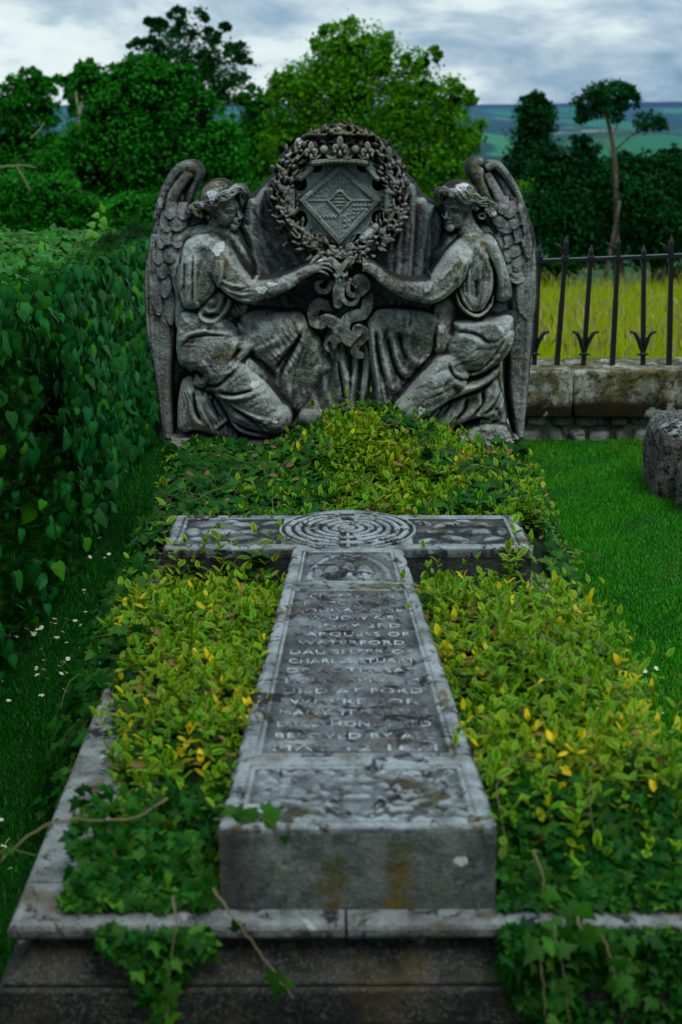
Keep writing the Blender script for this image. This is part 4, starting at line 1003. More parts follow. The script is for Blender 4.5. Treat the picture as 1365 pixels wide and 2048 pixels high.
paste(blobs(None, -200, 200, round(v2a/2.5)*2.5, round(v2b/2.5)*2.5, 95, 9), pan2, -6.0)
# arch with shield in the panel next to the rings
vm = 250
rr = np.hypot(s.U/150., (s.V-vm)/190.)
arch = np.exp(-((rr-1)*16)**2)*5*(s.V < vm+30)
s.H += np.where(pan3, arch, 0)
for (cu, w_, off) in ((-62, 34, 0), (0, 28, -24), (62, 34, 0)):
    q = 1-((s.U-cu)/w_)**2-((s.V-(215+off))/60)**2; s.H += np.where(pan3 & (q > 0), 6.5*np.sqrt(np.maximum(q, 0)), 0)
s.H += np.where(pan3, 3.5*np.maximum(0, fnoise(s.H.shape, 14, 67)), 0)
# stains and weathering
n0 = fnoise(s.H.shape, 60, 62, 5)
s.H += .8*fnoise(s.H.shape, 6, 63)-1.6*np.clip(fnoise(s.H.shape, 22, 65, 5)*3-.9, 0, 1)-.35*np.clip(fnoise(s.H.shape, 9, 64), 0, 1)
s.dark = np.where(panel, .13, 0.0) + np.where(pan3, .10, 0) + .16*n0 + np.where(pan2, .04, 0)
# pale crust where rain collects
for (px, py, ru, rv) in [(590,1348,16,5),(640,1142,20,26),(700,1150,14,16),(610,1480,30,12)]:
    x, y = rayz(px, py, TZ); s.spot((x-CX)/hw_at(y)*240, VY(y), ru, rv*3 if rv < 8 else rv, 0, .9, px)
for (px, py, ru, rv) in [(760,1172,90,14),(750,1185,60,10),(590,1620,26,18),(800,1560,40,10),(860,1590,30,24),(900,1490,30,10),(960,1640,26,14),(890,1400,14,40),(880,1265,24,12),(480,1650,40,10)]:
    x, y = rayz(px, py, TZ); s.spot((x-CX)/hw_at(y)*240, VY(y), ru, rv*1.5, 1, .72, px)
shaft = s.build('cross_shaft', M_SLAB, cross, 0, back=-30, fn=sh, soft=1, cavn=12)

# sides and front of the shaft, set a hair inside the carved top
def sideblock(name, pts, z0, z1, mat, nx=60, nz=16, stain=None):
    """vertical faces round a plan polygon, finely divided and slightly uneven"""
    V = []; Fq = []; col = []
    n = len(pts)
    for e in range(n-1):
        a = np.array(pts[e]); b = np.array(pts[e+1]); t = np.linspace(0, 1, nx); zz = np.linspace(z1, z0, nz)
        tt, z = np.meshgrid(t, zz); x = a[0]+(b[0]-a[0])*tt; y = a[1]+(b[1]-a[1])*tt
        nrm = np.array([b[1]-a[1], -(b[0]-a[0])]); nrm = nrm/np.linalg.norm(nrm)
        off = -.003*np.exp(-((z1-z)/.006)**2) + .0012*fnoise(x.shape, 6, 70+e); off[:, [0, -1]] = 0
        base = len(V) and sum(len(v) for v in V) or 0
        V.append(np.stack([(x+nrm[0]*off).ravel(), (y+nrm[1]*off).ravel(), z.ravel()], -1))
        idx = np.arange(nx*nz).reshape(nz, nx)+base
        Fq.append(np.stack([idx[:-1,:-1].ravel(), idx[1:,:-1].ravel(), idx[1:,1:].ravel(), idx[:-1,1:].ravel()], -1))
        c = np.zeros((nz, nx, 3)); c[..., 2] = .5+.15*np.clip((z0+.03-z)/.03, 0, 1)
        if stain: stain(e, x, z, c)
        col.append(c.reshape(-1, 3))
    return npmesh(name, np.vstack(V), [np.vstack(Fq)], mat, cross, True, {'paint': np.vstack(col)})
def stain_front(e, x, z, c):
    if e != 0: return
    u = x-CX; h = (TZ-z)
    for (cx_, wd, top, a) in ((-.045, .06, .03, .72), (.075, .055, .008, .85), (.14, .035, .0, .55), (.19, .05, .0, .5)):
        q = np.exp(-((u-cx_)/wd)**2*1.6)*np.clip((h-top)/.03, 0, 1)
        c[..., 1] = np.maximum(c[..., 1], a*q*.8)
    q = ((u-.178)/.011)**2+((h-.065)/.008)**2; c[..., 0] = np.where(q < 1.2, 1.0, 0)
    c[..., 2] += .18*np.exp(-((u+.22)/.03)**2)
xl, xr = CX-hw_at(YF), CX+hw_at(YF)
bl, br = CX-hw_at(YB), CX+hw_at(YB)
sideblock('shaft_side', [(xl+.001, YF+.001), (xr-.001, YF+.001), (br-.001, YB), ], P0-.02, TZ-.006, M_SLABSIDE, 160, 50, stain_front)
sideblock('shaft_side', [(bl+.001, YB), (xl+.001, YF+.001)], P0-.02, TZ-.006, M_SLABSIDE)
mb = MB(); mb.add([(xl+.004, YF+.006, TZ-.012), (xr-.004, YF+.006, TZ-.012), (br-.004, YB+.1, TZ-.012), (bl+.004, YB+.1, TZ-.012)], [(0, 1, 2, 3)]); mb.build('core', M_SLABSIDE, cross)

# arms
AX0, AX1, AY0, AY1 = -.482, .566, 3.866, 4.225
a = HF(-524, 0, 524, 359, 3)
a.H[:] = 0
def am(U, V, H): return (AX0+AX1)/2+U/1000., AY1-V/1000., TZ+H/1000.-.001
ed = np.minimum(np.minimum(524-np.abs(a.U), a.V), 359-a.V)
a.H -= 6*np.exp(-(ed/7)**2) + np.clip((18-ed)/18, 0, 1)*np.clip(12*fnoise(a.H.shape, 12, 71), 0, 8)
d = np.minimum(np.minimum(495-np.abs(a.U), a.V-28), 331-a.V); d = np.where(np.abs(a.U) < 190, -1, d)
a.H = np.where((d > 0) & (d < 6), a.H-6, a.H); a.H = np.where(d > 15, -6, a.H); pm = d > 15
for e in (-1, 1):
    for k, (x, y, ru, rv, rot) in enumerate([(255,180,70,26,8),(300,110,50,20,-30),(310,250,52,20,30),(380,180,60,30,0),(420,110,34,18,20),(425,260,36,18,-20),(455,180,26,40,0),(230,90,34,15,40),(230,275,34,15,-40),(350,70,30,12,0),(350,300,30,12,0)]):
        U = a.U-e*x; V = a.V-y; c, sn = math.cos(R(rot*e)), math.sin(R(rot*e)); aa = (U*c+V*sn)/ru; bb = (-U*sn+V*c)/rv; q = 1-aa*aa-bb*bb
        a.H = np.where(pm & (q > 0), np.maximum(a.H, -6+7.5*np.sqrt(np.maximum(q, 0))-2*np.exp(-(bb*rv/3)**2)), a.H)
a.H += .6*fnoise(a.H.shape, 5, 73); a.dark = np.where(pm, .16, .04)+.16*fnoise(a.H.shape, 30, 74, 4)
for (px, py, ru, rv) in [(970,1048,50,16),(880,1060,30,14),(1050,1080,30,14),(1040,1095,30,10)]:
    x, y = rayz(px, py, TZ); a.spot((x-(AX0+AX1)/2)*1000, (AY1-y)*1000, ru, rv*2, 1, .7, px)
a.build('cross_arms', M_SLAB, cross, 0, back=-30, fn=am, cavn=12)
def stain_arm(e, x, z, c):
    c[..., 2] += .2; c[..., 1] = np.where((x > .25), .45*np.clip(.5+fnoise(x.shape, 12, 75), 0, 1), 0)
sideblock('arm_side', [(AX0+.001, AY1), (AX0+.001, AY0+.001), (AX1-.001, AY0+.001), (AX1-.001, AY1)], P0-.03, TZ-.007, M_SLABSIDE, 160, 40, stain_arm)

# ringed medallion
m = HF(-206, -206, 206, 206, 2)
_wu = m.U+9*fnoise(m.H.shape, 60, 84, 3); _wv = m.V+9*fnoise(m.H.shape, 60, 85, 3); rad = np.hypot(m.U, m.V); th_ = np.arctan2(m.U, m.V)     # 0 = towards the foot of the cross
m.H = np.where(rad < 204, 4.0, NEG)
H = np.where(rad < 196, -3.0, 4.0); rad0 = rad; rad = np.hypot(_wu, _wv)
for i, rc in enumerate((176, 149, 122, 95, 68, 40)):
    gap = (np.abs(th_) < (26/rc)) if i in (0, 2, 4) else (np.abs(th_-.0) > math.pi-22/rc) & (i != 5)
    H = np.where((np.abs(rad-rc) < 8.5) & ~gap, 5.0-.6*((rad-rc)/8.5)**2*3, H)
H = np.where((np.abs(m.U) < 6) & (m.V > 20) & (m.V < 185), 5.0, H)
for (ang, r0, r1) in ((.32, 60, 130), (-.32, 90, 150), (2.9, 100, 180), (-2.9, 60, 130), (1.6, 150, 180), (-1.5, 95, 125)):
    dd = np.abs(m.U*math.cos(ang)-m.V*math.sin(ang)); H = np.where((dd < 6) & (rad > r0) & (rad < r1) & (m.U*math.sin(ang)+m.V*math.cos(ang) > 0), 5.0, H)
H = np.where(rad < 24, 5.5, H); rad = rad0
wear = np.clip(fnoise(m.H.shape, 18, 81)*3.0, 0, 1.7)
m.H = np.where(rad < 204, H-4*wear*(H > 2) + .5*fnoise(m.H.shape, 4, 82), NEG)
m.H = np.where((rad > 198) & (rad < 204), m.H-(rad-198)*.9, m.H)
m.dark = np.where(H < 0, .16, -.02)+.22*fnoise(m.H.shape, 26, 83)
def md(U, V, H): return .044+U/1000., 4.052-V/1000., TZ+H/1000.+.0026
m.build('ringed_medallion', M_SLAB, cross, 0, back=-60, fn=md, cavn=8)

# ---- the worn raised lettering
M_LETTER = None
def mk_letter():
    t = NT('worn_letter')
    n = t.noise(38, 6, .65); n2 = t.noise(9, 4, .6)
    f = t.ss(t.math('ADD', t.math('MULTIPLY', n, .6), t.math('MULTIPLY', n2, .4)),   .43, .57)
    c = t.mix(f, (.09, .07, .075), (.36, .40, .41))
    return t.done(c, .9, t.bump(n, .4, .004), .2)
M_LETTER = mk_letter()
LINES = ['IN LOVING', 'MEMORY OF', 'LOUISA ANNE', 'WIDOW OF', 'HENRY 3RD', 'MARQUESS OF', 'WATERFORD', 'DAUGHTER OF', 'CHARLES STUART', 'DE ROTHESAY', 'BORN APRIL 14', 'DIED AT FORD', 'WHERE FOR', 'MANY YEARS SHE', 'LIVED HONOURED', 'BELOVED BY ALL', 'MAY 12 1891']
PYS = [1190,1205,1219,1234,1250,1267,1284,1302,1320,1339,1359,1380,1401,1423,1446,1470,1494]
lv, lf = [], []; nl = 0
for i, (tx, py) in enumerate(zip(LINES, PYS)):
    cu = bpy.data.curves.new('line', 'FONT'); cu.body = tx; cu.size = 1; cu.extrude = .03; cu.align_x = 'CENTER'; cu.space_character = 1.12; cu.resolution_u = 2
    ob = bpy.data.objects.new('line', cu); COL.objects.link(ob)
    me = bpy.data.meshes.new_from_object(ob.evaluated_get(bpy.context.evaluated_depsgraph_get()))
    v = np.array([p.co[:] for p in me.vertices]); fc = [tuple(p.vertices) for p in me.polygons]
    bpy.data.objects.remove(ob); bpy.data.curves.remove(cu)
    y = pyY(py); wmax = hw_at(y)*2*.74; ww = v[:,0].max()-v[:,0].min()
    hy = .027
    sx = wmax*(.96 if len(tx) > 10 else .86 if len(tx) > 8 else .76)/ww
    # wedge serifs are suggested by widening the strokes at the cap and base lines
    v2 = np.stack([CX+(v[:,0]-(v[:,0].max()+v[:,0].min())/2)*sx, y+(v[:,1]-.35)*hy/.72, TZ-.0042+(v[:,2]+.03)/.06*.0028], -1)
    me = bpy.data.meshes.new('inscription_line'); me.from_pydata(v2.tolist(), [], fc); me.update(); link('inscription_line', me, M_LETTER, cross, False)
# ------------------------------------------------------------------ leaves, sprigs, ivy
def leaf_tmpl(kind):
    if kind == 'vinca':
        ys = [0, .22, .5, .78, 1]; hw = [0, .19, .25, .17, 0]
        V = [(0, 0, 0)]; E = [.6]
        for y, h in zip(ys[1:4], hw[1:4]): V += [(-h, y, .05), (0, y, -.02+.03*y), (h, y, .05)]; E += [1, 0, 1]
        V += [(0, 1, -.06)]; E += [.9]
        Q = [(1,2,5,4), (2,3,6,5), (4,5,8,7), (5,6,9,8)]; Tn = [(0,2,1), (0,3,2), (7,8,10), (8,9,10)]
        return np.array(V), np.array(E), [np.array(Q), np.array(Tn)]
    if kind == 'ivy':
        o = [(0,0),(.18,-.16),(.44,-.10),(.36,.12),(.58,.34),(.27,.42),(.20,.60),(0,1.0),(-.20,.60),(-.27,.42),(-.58,.34),(-.36,.12),(-.44,-.10),(-.18,-.16)]
        V = [(0, .28, .05)]+[(x, y, -.10*abs(x)-.08*y*y) for x, y in o]; E = [0]+[1]*len(o); E[1] = 0; E[8] = .5
        n = len(o); Tn = [(0, i+1, (i+1) % n+1) for i in range(n)]
        Tn = [(a, b, c) for a, b, c in Tn]
        return np.array(V), np.array(E), [np.array(Tn)]
    if kind == 'ivy2':   # heart shaped adult leaf
        o = [(0,0),(.25,-.08),(.42,.14),(.36,.45),(.18,.75),(0,1.05),(-.18,.75),(-.36,.45),(-.42,.14),(-.25,-.08)]
        V = [(0, .35, .06)]+[(x, y, -.10*abs(x)-.12*y*y) for x, y in o]; E = [0]+[1]*len(o); n = len(o)
        return np.array(V), np.array(E), [np.array([(0, i+1, (i+1) % n+1) for i in range(n)])]
    if kind == 'leaf':   # tree leaf / clump card, bent diamond
        V = [(0,0,0),(-.32,.45,.06),(.32,.5,.05),(0,1,-.1)]; return np.array(V), np.array([0,1,1,1]), [np.array([(0,2,1),(1,2,3)])]
    if kind == 'needle': # a small yew spray
        V = []; Q = []
        for i in range(7):
            y = .1+.13*i
            for s_ in (-1, 1):
                b = len(V); V += [(0, y-.02, 0), (0, y+.03, 0), (s_*.26, y+.14, .03)]; Q.append((b, b+1, b+2) if s_ < 0 else (b+1, b, b+2))
        b = len(V); V += [(-.012, 0, 0), (.012, 0, 0), (0, 1, 0)]; Q.append((b, b+1, b+2))
        return np.array(V), np.linspace(0, 1, len(V)), [np.array(Q)]
    if kind == 'blade':
        V = [(-.5,0,0),(.5,0,0),(-.38,.5,.10),(.38,.5,.10),(0,1,.32)]; return np.array(V), np.array([0,0,.5,.5,1]), [np.array([(0,1,3,2)]), np.array([(2,3,4)])]
TM = {k: leaf_tmpl(k) for k in ('vinca', 'ivy', 'ivy2', 'leaf', 'needle', 'blade')}

def unit(v): return v/np.maximum(np.linalg.norm(v, axis=-1, keepdims=True), 1e-9)
def frames(ydir, nrm):
    """columns: x side, y along leaf, z = leaf upper side"""
    y = unit(ydir); x = unit(np.cross(y, nrm)); z = np.cross(x, y)
    return np.stack([x, y, z], -1)
class Scat:
    def __init__(s, kind): s.t = TM[kind]; s.V = []; s.F = [[] for _ in s.t[2]]; s.A = []; s.n = 0
    def add(s, pos, ydir, nrm, size, width=1.0, g=None, b=None):
        pos = np.asarray(pos, float); N = len(pos)
        if N == 0: return s
        M = frames(np.asarray(ydir, float), np.asarray(nrm, float))
        V, E, Fs = s.t; sc = np.ones((N, 3)); size = np.broadcast_to(size, (N,)); sc = sc*size[:, None]; sc[:, 0] *= width
        W = np.einsum('nij,nj,vj->nvi', M, sc, V) + pos[:, None]
        s.V.append(W.reshape(-1, 3).astype(np.float32)); nv = len(V)
        for k, f in enumerate(Fs): s.F[k].append((f[None]+(np.arange(N)*nv)[:, None, None]+s.n).reshape(-1, f.shape[1]))
        g = rng.random(N) if g is None else np.broadcast_to(g, (N,)); b = np.zeros(N) if b is None else np.broadcast_to(b, (N,))
        A = np.stack([np.broadcast_to(E, (N, nv)), np.repeat(g[:, None], nv, 1), np.repeat(b[:, None], nv, 1)], -1)
        s.A.append(A.reshape(-1, 3).astype(np.float32)); s.n += N*nv; return s
    def build(s, name, mat, parent=None, smooth=False):
        return npmesh(name, np.vstack(s.V), [np.vstack(f) for f in s.F], mat, parent, smooth, {'leaf': np.vstack(s.A)})

M_VINCA = leafmat('periwinkle_leaf', (.002,.055,.001), (.035,.25,.003), edge=(.24,.48,.008), yellow=(.85,.62,.004), rough=.5, trans=.3, spec=.15)
M_IVY = leafmat('ivy_leaf', (.001,.030,.002), (.005,.11,.005), edge=(.003,.06,.003), yellow=(.10,.26,.01), rough=.55, trans=.2, spec=.12)
M_IVYD = leafmat('dark_ivy_leaf', (.004,.045,.016), (.01,.085,.03), edge=(.006,.06,.02), yellow=(.08,.2,.02), rough=.35, trans=.15)
M_STEM = flat('stem', (.13,.10,.05), .7, .3)
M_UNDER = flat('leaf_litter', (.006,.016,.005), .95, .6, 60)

def xl_(Y): return np.interp(Y, [2.2,2.37,2.59,2.84,3.17,3.5,3.95,4.4,5.0], [-.43,-.435,-.385,-.445,-.51,-.565,-.58,-.60,-.58])
def xr_(Y): return np.interp(Y, [2.2,2.6,3.0,3.5,4.2,5.0], [.70,.69,.68,.68,.70,.70])
def bed_z(x, Y):
    x = np.asarray(x, float); Y = np.asarray(Y, float)
    z = P0+.050 + .045*snoise3(x, Y, 0, 7, 1) + .030*snoise3(x, Y, 0, 20, 2)
    z -= np.where(x > .1, .075, .03)*np.exp(-((Y-3.78)/.14)**2)
    z += .03*np.exp(-((Y-2.9)/.5)**2)
    # right bed bulges, back bank climbs against the monument
    z += .045*np.exp(-((x-.48)/.16)**2)*np.exp(-((Y-2.75)/.5)**2)
    z += np.where(Y > 4.2, .035+.165*np.clip((Y-4.3)/.6, 0, 1)*np.exp(-((x-.13)/.30)**2) + .03*np.clip((Y-4.3)/.5, 0, 1)*np.clip(x*2, 0, 1), 0)
    # fall away at both edges
    e = np.minimum(x-xl_(Y), xr_(Y)-x); z -= .09*np.clip(1-e/.10, 0, 1.6)**2
    z -= .10*np.clip((2.42-Y)/.17, 0, 1.5)**2
    return z
# dark core of the planting
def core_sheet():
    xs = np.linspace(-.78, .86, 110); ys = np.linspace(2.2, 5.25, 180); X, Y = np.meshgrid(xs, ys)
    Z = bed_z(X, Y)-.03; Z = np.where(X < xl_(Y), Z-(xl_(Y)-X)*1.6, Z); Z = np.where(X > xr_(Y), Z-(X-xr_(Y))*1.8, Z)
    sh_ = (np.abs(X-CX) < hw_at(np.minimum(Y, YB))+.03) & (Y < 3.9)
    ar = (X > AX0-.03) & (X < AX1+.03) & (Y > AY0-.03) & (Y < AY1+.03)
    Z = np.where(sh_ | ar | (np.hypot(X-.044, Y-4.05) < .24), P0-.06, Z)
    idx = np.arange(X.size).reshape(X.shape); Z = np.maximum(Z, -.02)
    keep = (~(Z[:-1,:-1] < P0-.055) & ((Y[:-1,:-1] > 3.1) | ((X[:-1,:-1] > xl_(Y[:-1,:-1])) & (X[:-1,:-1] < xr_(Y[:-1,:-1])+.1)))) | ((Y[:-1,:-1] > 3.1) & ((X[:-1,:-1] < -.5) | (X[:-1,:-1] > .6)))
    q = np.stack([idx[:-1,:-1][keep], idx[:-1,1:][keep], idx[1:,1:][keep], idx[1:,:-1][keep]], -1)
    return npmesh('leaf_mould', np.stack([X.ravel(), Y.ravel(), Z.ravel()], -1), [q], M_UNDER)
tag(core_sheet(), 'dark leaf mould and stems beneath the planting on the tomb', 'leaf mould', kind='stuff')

def on_stone(x, Y, m=.0):
    return ((np.abs(x-CX) < hw_at(np.clip(Y, YF, YB))+m) & (Y > YF-.02) & (Y < YB+.02)) | ((x > AX0-m) & (x < AX1+m) & (Y > AY0-m) & (Y < AY1+m)) | (np.hypot(x-.044, Y-4.052) < .205+m)

def sprigs(name, label, x, Y, hgt, yel, Lf=.033, green=0.0, pairs=4, rise=1.0, zb=None):
    hgt = np.asarray(hgt)*np.where(rng.random(len(x)) < .09, 1.7, 1.0); N = len(x); z = bed_z(x, Y) if zb is None else zb
    lean = rng.normal(0, .38, (N, 2)); sd = unit(np.concatenate([lean, np.ones((N, 1))], 1))
    base = np.stack([x, Y, z-.02], -1); sc = Scat('vinca'); phi = rng.random(N)*6.28
    for k in range(pairs):
        t = (k+1.0)/pairs
        for j in (0, 1):
            az = phi + k*math.pi/2 + j*math.pi + rng.normal(0, .25, N)
            el = np.interp(t, [0, .75, 1], [-.1, .35, .95]) + rng.normal(0, .25, N)
            d = np.stack([np.cos(az)*np.cos(el), np.sin(az)*np.cos(el), np.sin(el)], -1)
            up = np.stack([-np.cos(az)*np.sin(el), -np.sin(az)*np.sin(el), np.cos(el)], -1) + rng.normal(0, .18, (N, 3))
            p = base + sd*(hgt*t)[:, None]
            sz = Lf*(1.12-.38*t)*rng.uniform(.55, 1.45, N)
            sc.add(p, d, up, sz, rng.uniform(.7, 1.1, N), np.clip(rng.random(N)**1.3*.75+green+.5*t-.25, 0, 1), np.clip(yel*(.25+.75*t)+rng.random(N)*.1, 0, 1))  # low leaves darker: older growth, plus shade among the shoots put into colour
    return sc
def bedpts(n, x0, x1, y0, y1, test):
    x = rng.uniform(x0, x1, n); y = rng.uniform(y0, y1, n); k = test(x, y); return x[k], y[k]
def yellowness(x, y):
    v = np.clip((snoise3(x, y, 0, 13, 5)-.55)*6, 0, 1)*rng.uniform(.5, 1, len(x))
    v2 = (rng.random(len(x)) < .05)*rng.uniform(.6, 1, len(x))
    return np.maximum(v, v2)*np.interp(y, [2.2, 3.2, 4.5, 5.2], [1, .8, .3, .8]) + .12*np.clip(snoise3(x, y, 0, 5, 6), 0, 1)

# left and right beds, and the bank at the monument's foot: one planting each
for (nm, lab, dens, x0, x1, y0, y1, hh) in [
    ('periwinkle', 'variegated yellow-green periwinkle filling the bed left of the cross shaft', 2250, -.60, .0, 2.26, 3.84, .080),
    ('periwinkle', 'variegated yellow-green periwinkle spilling over the bed right of the cross shaft', 2400, .15, .80, 2.23, 3.80, .088)]:
    A = (x1-x0)*(y1-y0); x, y = bedpts(int(A*dens), x0, x1, y0, y1, lambda x, y: (x > xl_(y)-.02) & (x < xr_(y)+.03) & ~on_stone(x, y, .012))
    dn = np.where(y < 2.38, .6, 1.0); k = (rng.random(len(x)) < dn) & (snoise3(x, y, 0, 15, 17) > -.5); x, y = x[k], y[k]
    # near the stone edge stay low enough not to bury it
    edge = np.abs(x-CX)-hw_at(np.clip(y, YF, YB)); h = hh*rng.uniform(.5, 1.5, len(x))
    o = sprigs(nm, lab, x, y, h, yellowness(x, y)).build(nm, M_VINCA); tag(o, lab, 'periwinkle', 'periwinkle on the grave', 'stuff')
x, y = bedpts(3400, -.62, .78, 4.24, 5.19, lambda x, y: ~on_stone(x, y, .012) & (snoise3(x, y, 0, 5, 9)+1.3*np.exp(-((x-.15)/.42)**2) > .5))
o = sprigs('periwinkle', '', x, y, .07*rng.uniform(.6, 1.3, len(x)), yellowness(x, y), green=.1).build('periwinkle', M_VINCA)
tag(o, 'periwinkle banked between the cross arms and the angels', 'periwinkle', 'periwinkle on the grave', 'stuff')
# a few sprigs straying over the arms of the cross
x = np.array([-.40,-.36,-.31,-.26,-.43,-.38,-.47,-.16,-.10,-.20,-.28,.50,.53,.47,.55,.25,.22,.58,.44]); y = np.array([3.84,3.86,3.85,3.83,3.87,3.9,3.9,3.84,3.84,3.86,3.88,3.83,3.86,3.84,3.9,4.24,4.26,4.0,3.80])
o = sprigs('periwinkle', '', x, y, rng.uniform(.10, .17, len(x)), x*0+.05, pairs=5, Lf=.038, zb=np.full(len(x), P0+.08)).build('periwinkle', M_VINCA)
tag(o, 'loose periwinkle shoots rising over the front edge of the cross arms', 'periwinkle', 'periwinkle on the grave', 'stuff')

def ivy(sc, P, N, size=.045, out=None, down=.4, yel=0, jit=.5):
    """leaves at points P lying along outward normals N, tips hanging down"""
    P = np.asarray(P, float); n = len(P); N = unit(np.broadcast_to(np.asarray(N, float), (n, 3)) + rng.normal(0, jit, (n, 3)))
    d = np.stack([rng.normal(0, .6, n), rng.normal(0, .6, n), -down+rng.normal(0, .5, n)], -1)
    d = d-N*(d*N).sum(-1, keepdims=True)
    sc.add(P, d, N, size*rng.uniform(.6, 1.25, n), rng.uniform(.85, 1.1, n), rng.random(n)**1.7, np.clip(rng.random(n)**2*.25+(rng.random(n) < .04)*.5+yel, 0, 1)); return sc

def drape(n, side, y0, y1, smax):
    Y = rng.uniform(y0, y1, n); s_ = rng.random(n)**1.3*smax
    if side < 0: X = xl_(Y)+.05-s_*.22-.05*rng.random(n); nr = np.tile([-.6, -.45, .9], (n, 1))
    else: X = xr_(Y)-.05+s_*.16+.04*rng.random(n); nr = np.tile([.6, -.45, .9], (n, 1))
    Z = np.where(s_ < .2, bed_z(X, Y)+.03, P0+.02-(s_-.2)*.42) + rng.normal(0, .012, n)
    return np.stack([X, Y, np.maximum(Z, .03)], -1), nr
I = Scat('ivy')
p, nr = drape(1500, -1, 3.1, 5.25, 1.0); ivy(I, p, nr, .042, jit=.4)
x, y = bedpts(2400, -.66, -.02, 4.26, 5.19, lambda x, y: (snoise3(x, y, 0, 6, 12) > -.35+x*1.1) & ~on_stone(x, y, .0)); ivy(I, np.stack([x, y, bed_z(x, y)+.045+.02*rng.random(len(x))], -1), (0, -.5, 1), .042)
tag(I.build('ivy', M_IVY), 'dark green ivy spreading over the left side of the plinth down to the grass', 'ivy', 'ivy on the grave', 'stuff')
I = Scat('ivy')
p, nr = drape(1300, 1, 2.5, 5.25, 1.0); ivy(I, p, nr, .040, jit=.4)
x, y = bedpts(1900, .1, .80, 4.30, 5.19, lambda x, y: (snoise3(x, y, 0, 6, 13) > .45-x*.7) & ~on_stone(x, y, .0)); ivy(I, np.stack([x, y, bed_z(x, y)+.055+.02*rng.random(len(x))], -1), (0, -.5, 1), .040)
tag(I.build('ivy', M_IVY), 'ivy trailing over the right edge of the plinth beside the lawn', 'ivy', 'ivy on the grave', 'stuff')
I = Scat('ivy'); x, y = bedpts(2600, -.6, .75, 2.25, 3.8, lambda x, y: (x > xl_(y)-.03) & (x < xr_(y)+.06) & ~on_stone(x, y, .01) & (snoise3(x, y, 0, 6, 18)+.6*(x > .5)+.5*(y < 2.5) > .25))
ivy(I, np.stack([x, y, bed_z(x, y)+.01+.03*rng.random(len(x))], -1), (0, -.5, 1), .036, jit=.5)
tag(I.build('ivy', M_IVY), 'dark ivy leaves showing low between the periwinkle shoots of the beds', 'ivy', 'ivy on the grave', 'stuff')
# ivy climbing over the front corners of the plinth
def front_ivy(x0, x1, n, drop, lab, seed):
    I = Scat('ivy'); x = rng.uniform(x0, x1, n); t = rng.random(n)
    y = np.where(t < .5, 2.2+.20*rng.random(n)**1.6, PY0-.012-.03*rng.random(n))
    zt = P0+.02+.13*np.clip((y-2.2)/.2, 0, 1)*rng.uniform(.75, 1.05, n)
    prof = np.interp(x, np.linspace(x0, x1, len(drop)), drop)
    z = np.where(t < .5, zt, P0-prof*rng.random(n)**1.5)
    k = ~((np.abs(x-CX) < hw_at(YF)+.008)) & ((t < .5) | (prof > .02))
    P_ = np.stack([x, y, z], -1)[k]; ivy(I, P_, (0, -.8, .55), .026, down=.7, yel=0, jit=.6)
    o = I.build('ivy', M_IVY); tag(o, lab, 'ivy', 'ivy on the grave', 'stuff')
front_ivy(-.47, -.185, 1350, [.0, .02, .02, .05, .22, .10, .03, .06], 'ivy tumbling over the left front corner of the plinth', 1)
front_ivy(.27, .74, 3000, [.05, .18, .36, .40, .40, .3, .12, .10], 'ivy hanging in a curtain down the right front of the plinth', 2)

I = Scat('ivy'); n = 420; x = np.concatenate([rng.uniform(-.62, -.12, 230), rng.uniform(.36, .74, 190)]); z = P0+.19*rng.random(n)**1.5
k = snoise3(x, z*2, 0, 14, 19) > -.15; x, z = x[k], z[k]; n = len(x)
ivy(I, np.stack([x, 5.18-.03*rng.random(n), z], -1), (0, -1, .3), .038, down=.8, jit=.4)
tag(I.build('ivy', M_IVY), 'ivy climbing the block beneath the kneeling angels', 'ivy', 'ivy on the grave', 'stuff')
# single trailing stems with a few leaves
stems = [  # (label, pixel path with depth Y, leaves)
 ('long bare pale ivy stem reaching out over the grass at the far left', [(335,1600,2.36),(250,1640,2.33),(130,1640,2.25),(60,1670,2.2),(0,1725,2.15)], 2, .0035),
 ('bare pale ivy stem slanting down across the front moulding', [(415,1765,2.17),(470,1840,2.10),(520,1905,2.09),(560,1960,2.07),(585,1995,2.06)], 3, .003),
 ('thick straight ivy stem hanging below the left front leaves', [(345,1790,2.16),(352,1850,2.11),(345,1910,2.10),(338,1970,2.08),(332,2040,2.07)], 4, .0028),
 ('pale curved ivy stem at the upper right of the leaf curtain', [(1070,1700,2.22),(1085,1750,2.18),(1090,1800,2.15)], 2, .003),
 ('short stout pale ivy stem over the right lip of the plinth', [(1150,1810,2.16),(1160,1850,2.11),(1187,1890,2.10)], 3, .004),
 ('thin ivy stem dangling to the foot of the picture right of the cross', [(1075,1880,2.10),(1085,1950,2.08),(1092,2040,2.06)], 4, .0026),
 ('long slender ivy stem hanging beside the dangling one', [(1105,1850,2.11),(1125,1920,2.08),(1140,2045,2.05)], 5, .002),
 ('bare ivy stem at the right end of the leaf curtain', [(1205,1870,2.10),(1225,1930,2.08),(1235,1990,2.07)], 4, .0028),
 ('wiry stem looping out over the lawn at the right of the bank', [(1040,930,5.0),(1075,960,4.95),(1100,1010,4.85),(1105,1080,4.6),(1190,1110,4.4)], 6, .003),
 ('thin stem arching at the right back corner of the bank', [(1010,960,4.9),(1060,940,4.85),(1095,985,4.8),(1085,1040,4.7)], 6, .0026),
 ('stem straying over the grass at the left of the crossing', [(330,1150,3.9),(270,1170,3.8),(215,1165,3.75)], 5, .002),
 ('thin shoot crossing the left coping to the daisies', [(300,1250,3.3),(250,1265,3.3),(185,1275,3.28)], 7, .002),
 ('small ivy spray lying on the near end of the cross', [(430,1640,2.22),(500,1625,2.24),(560,1660,2.2)], 5, .0016)]
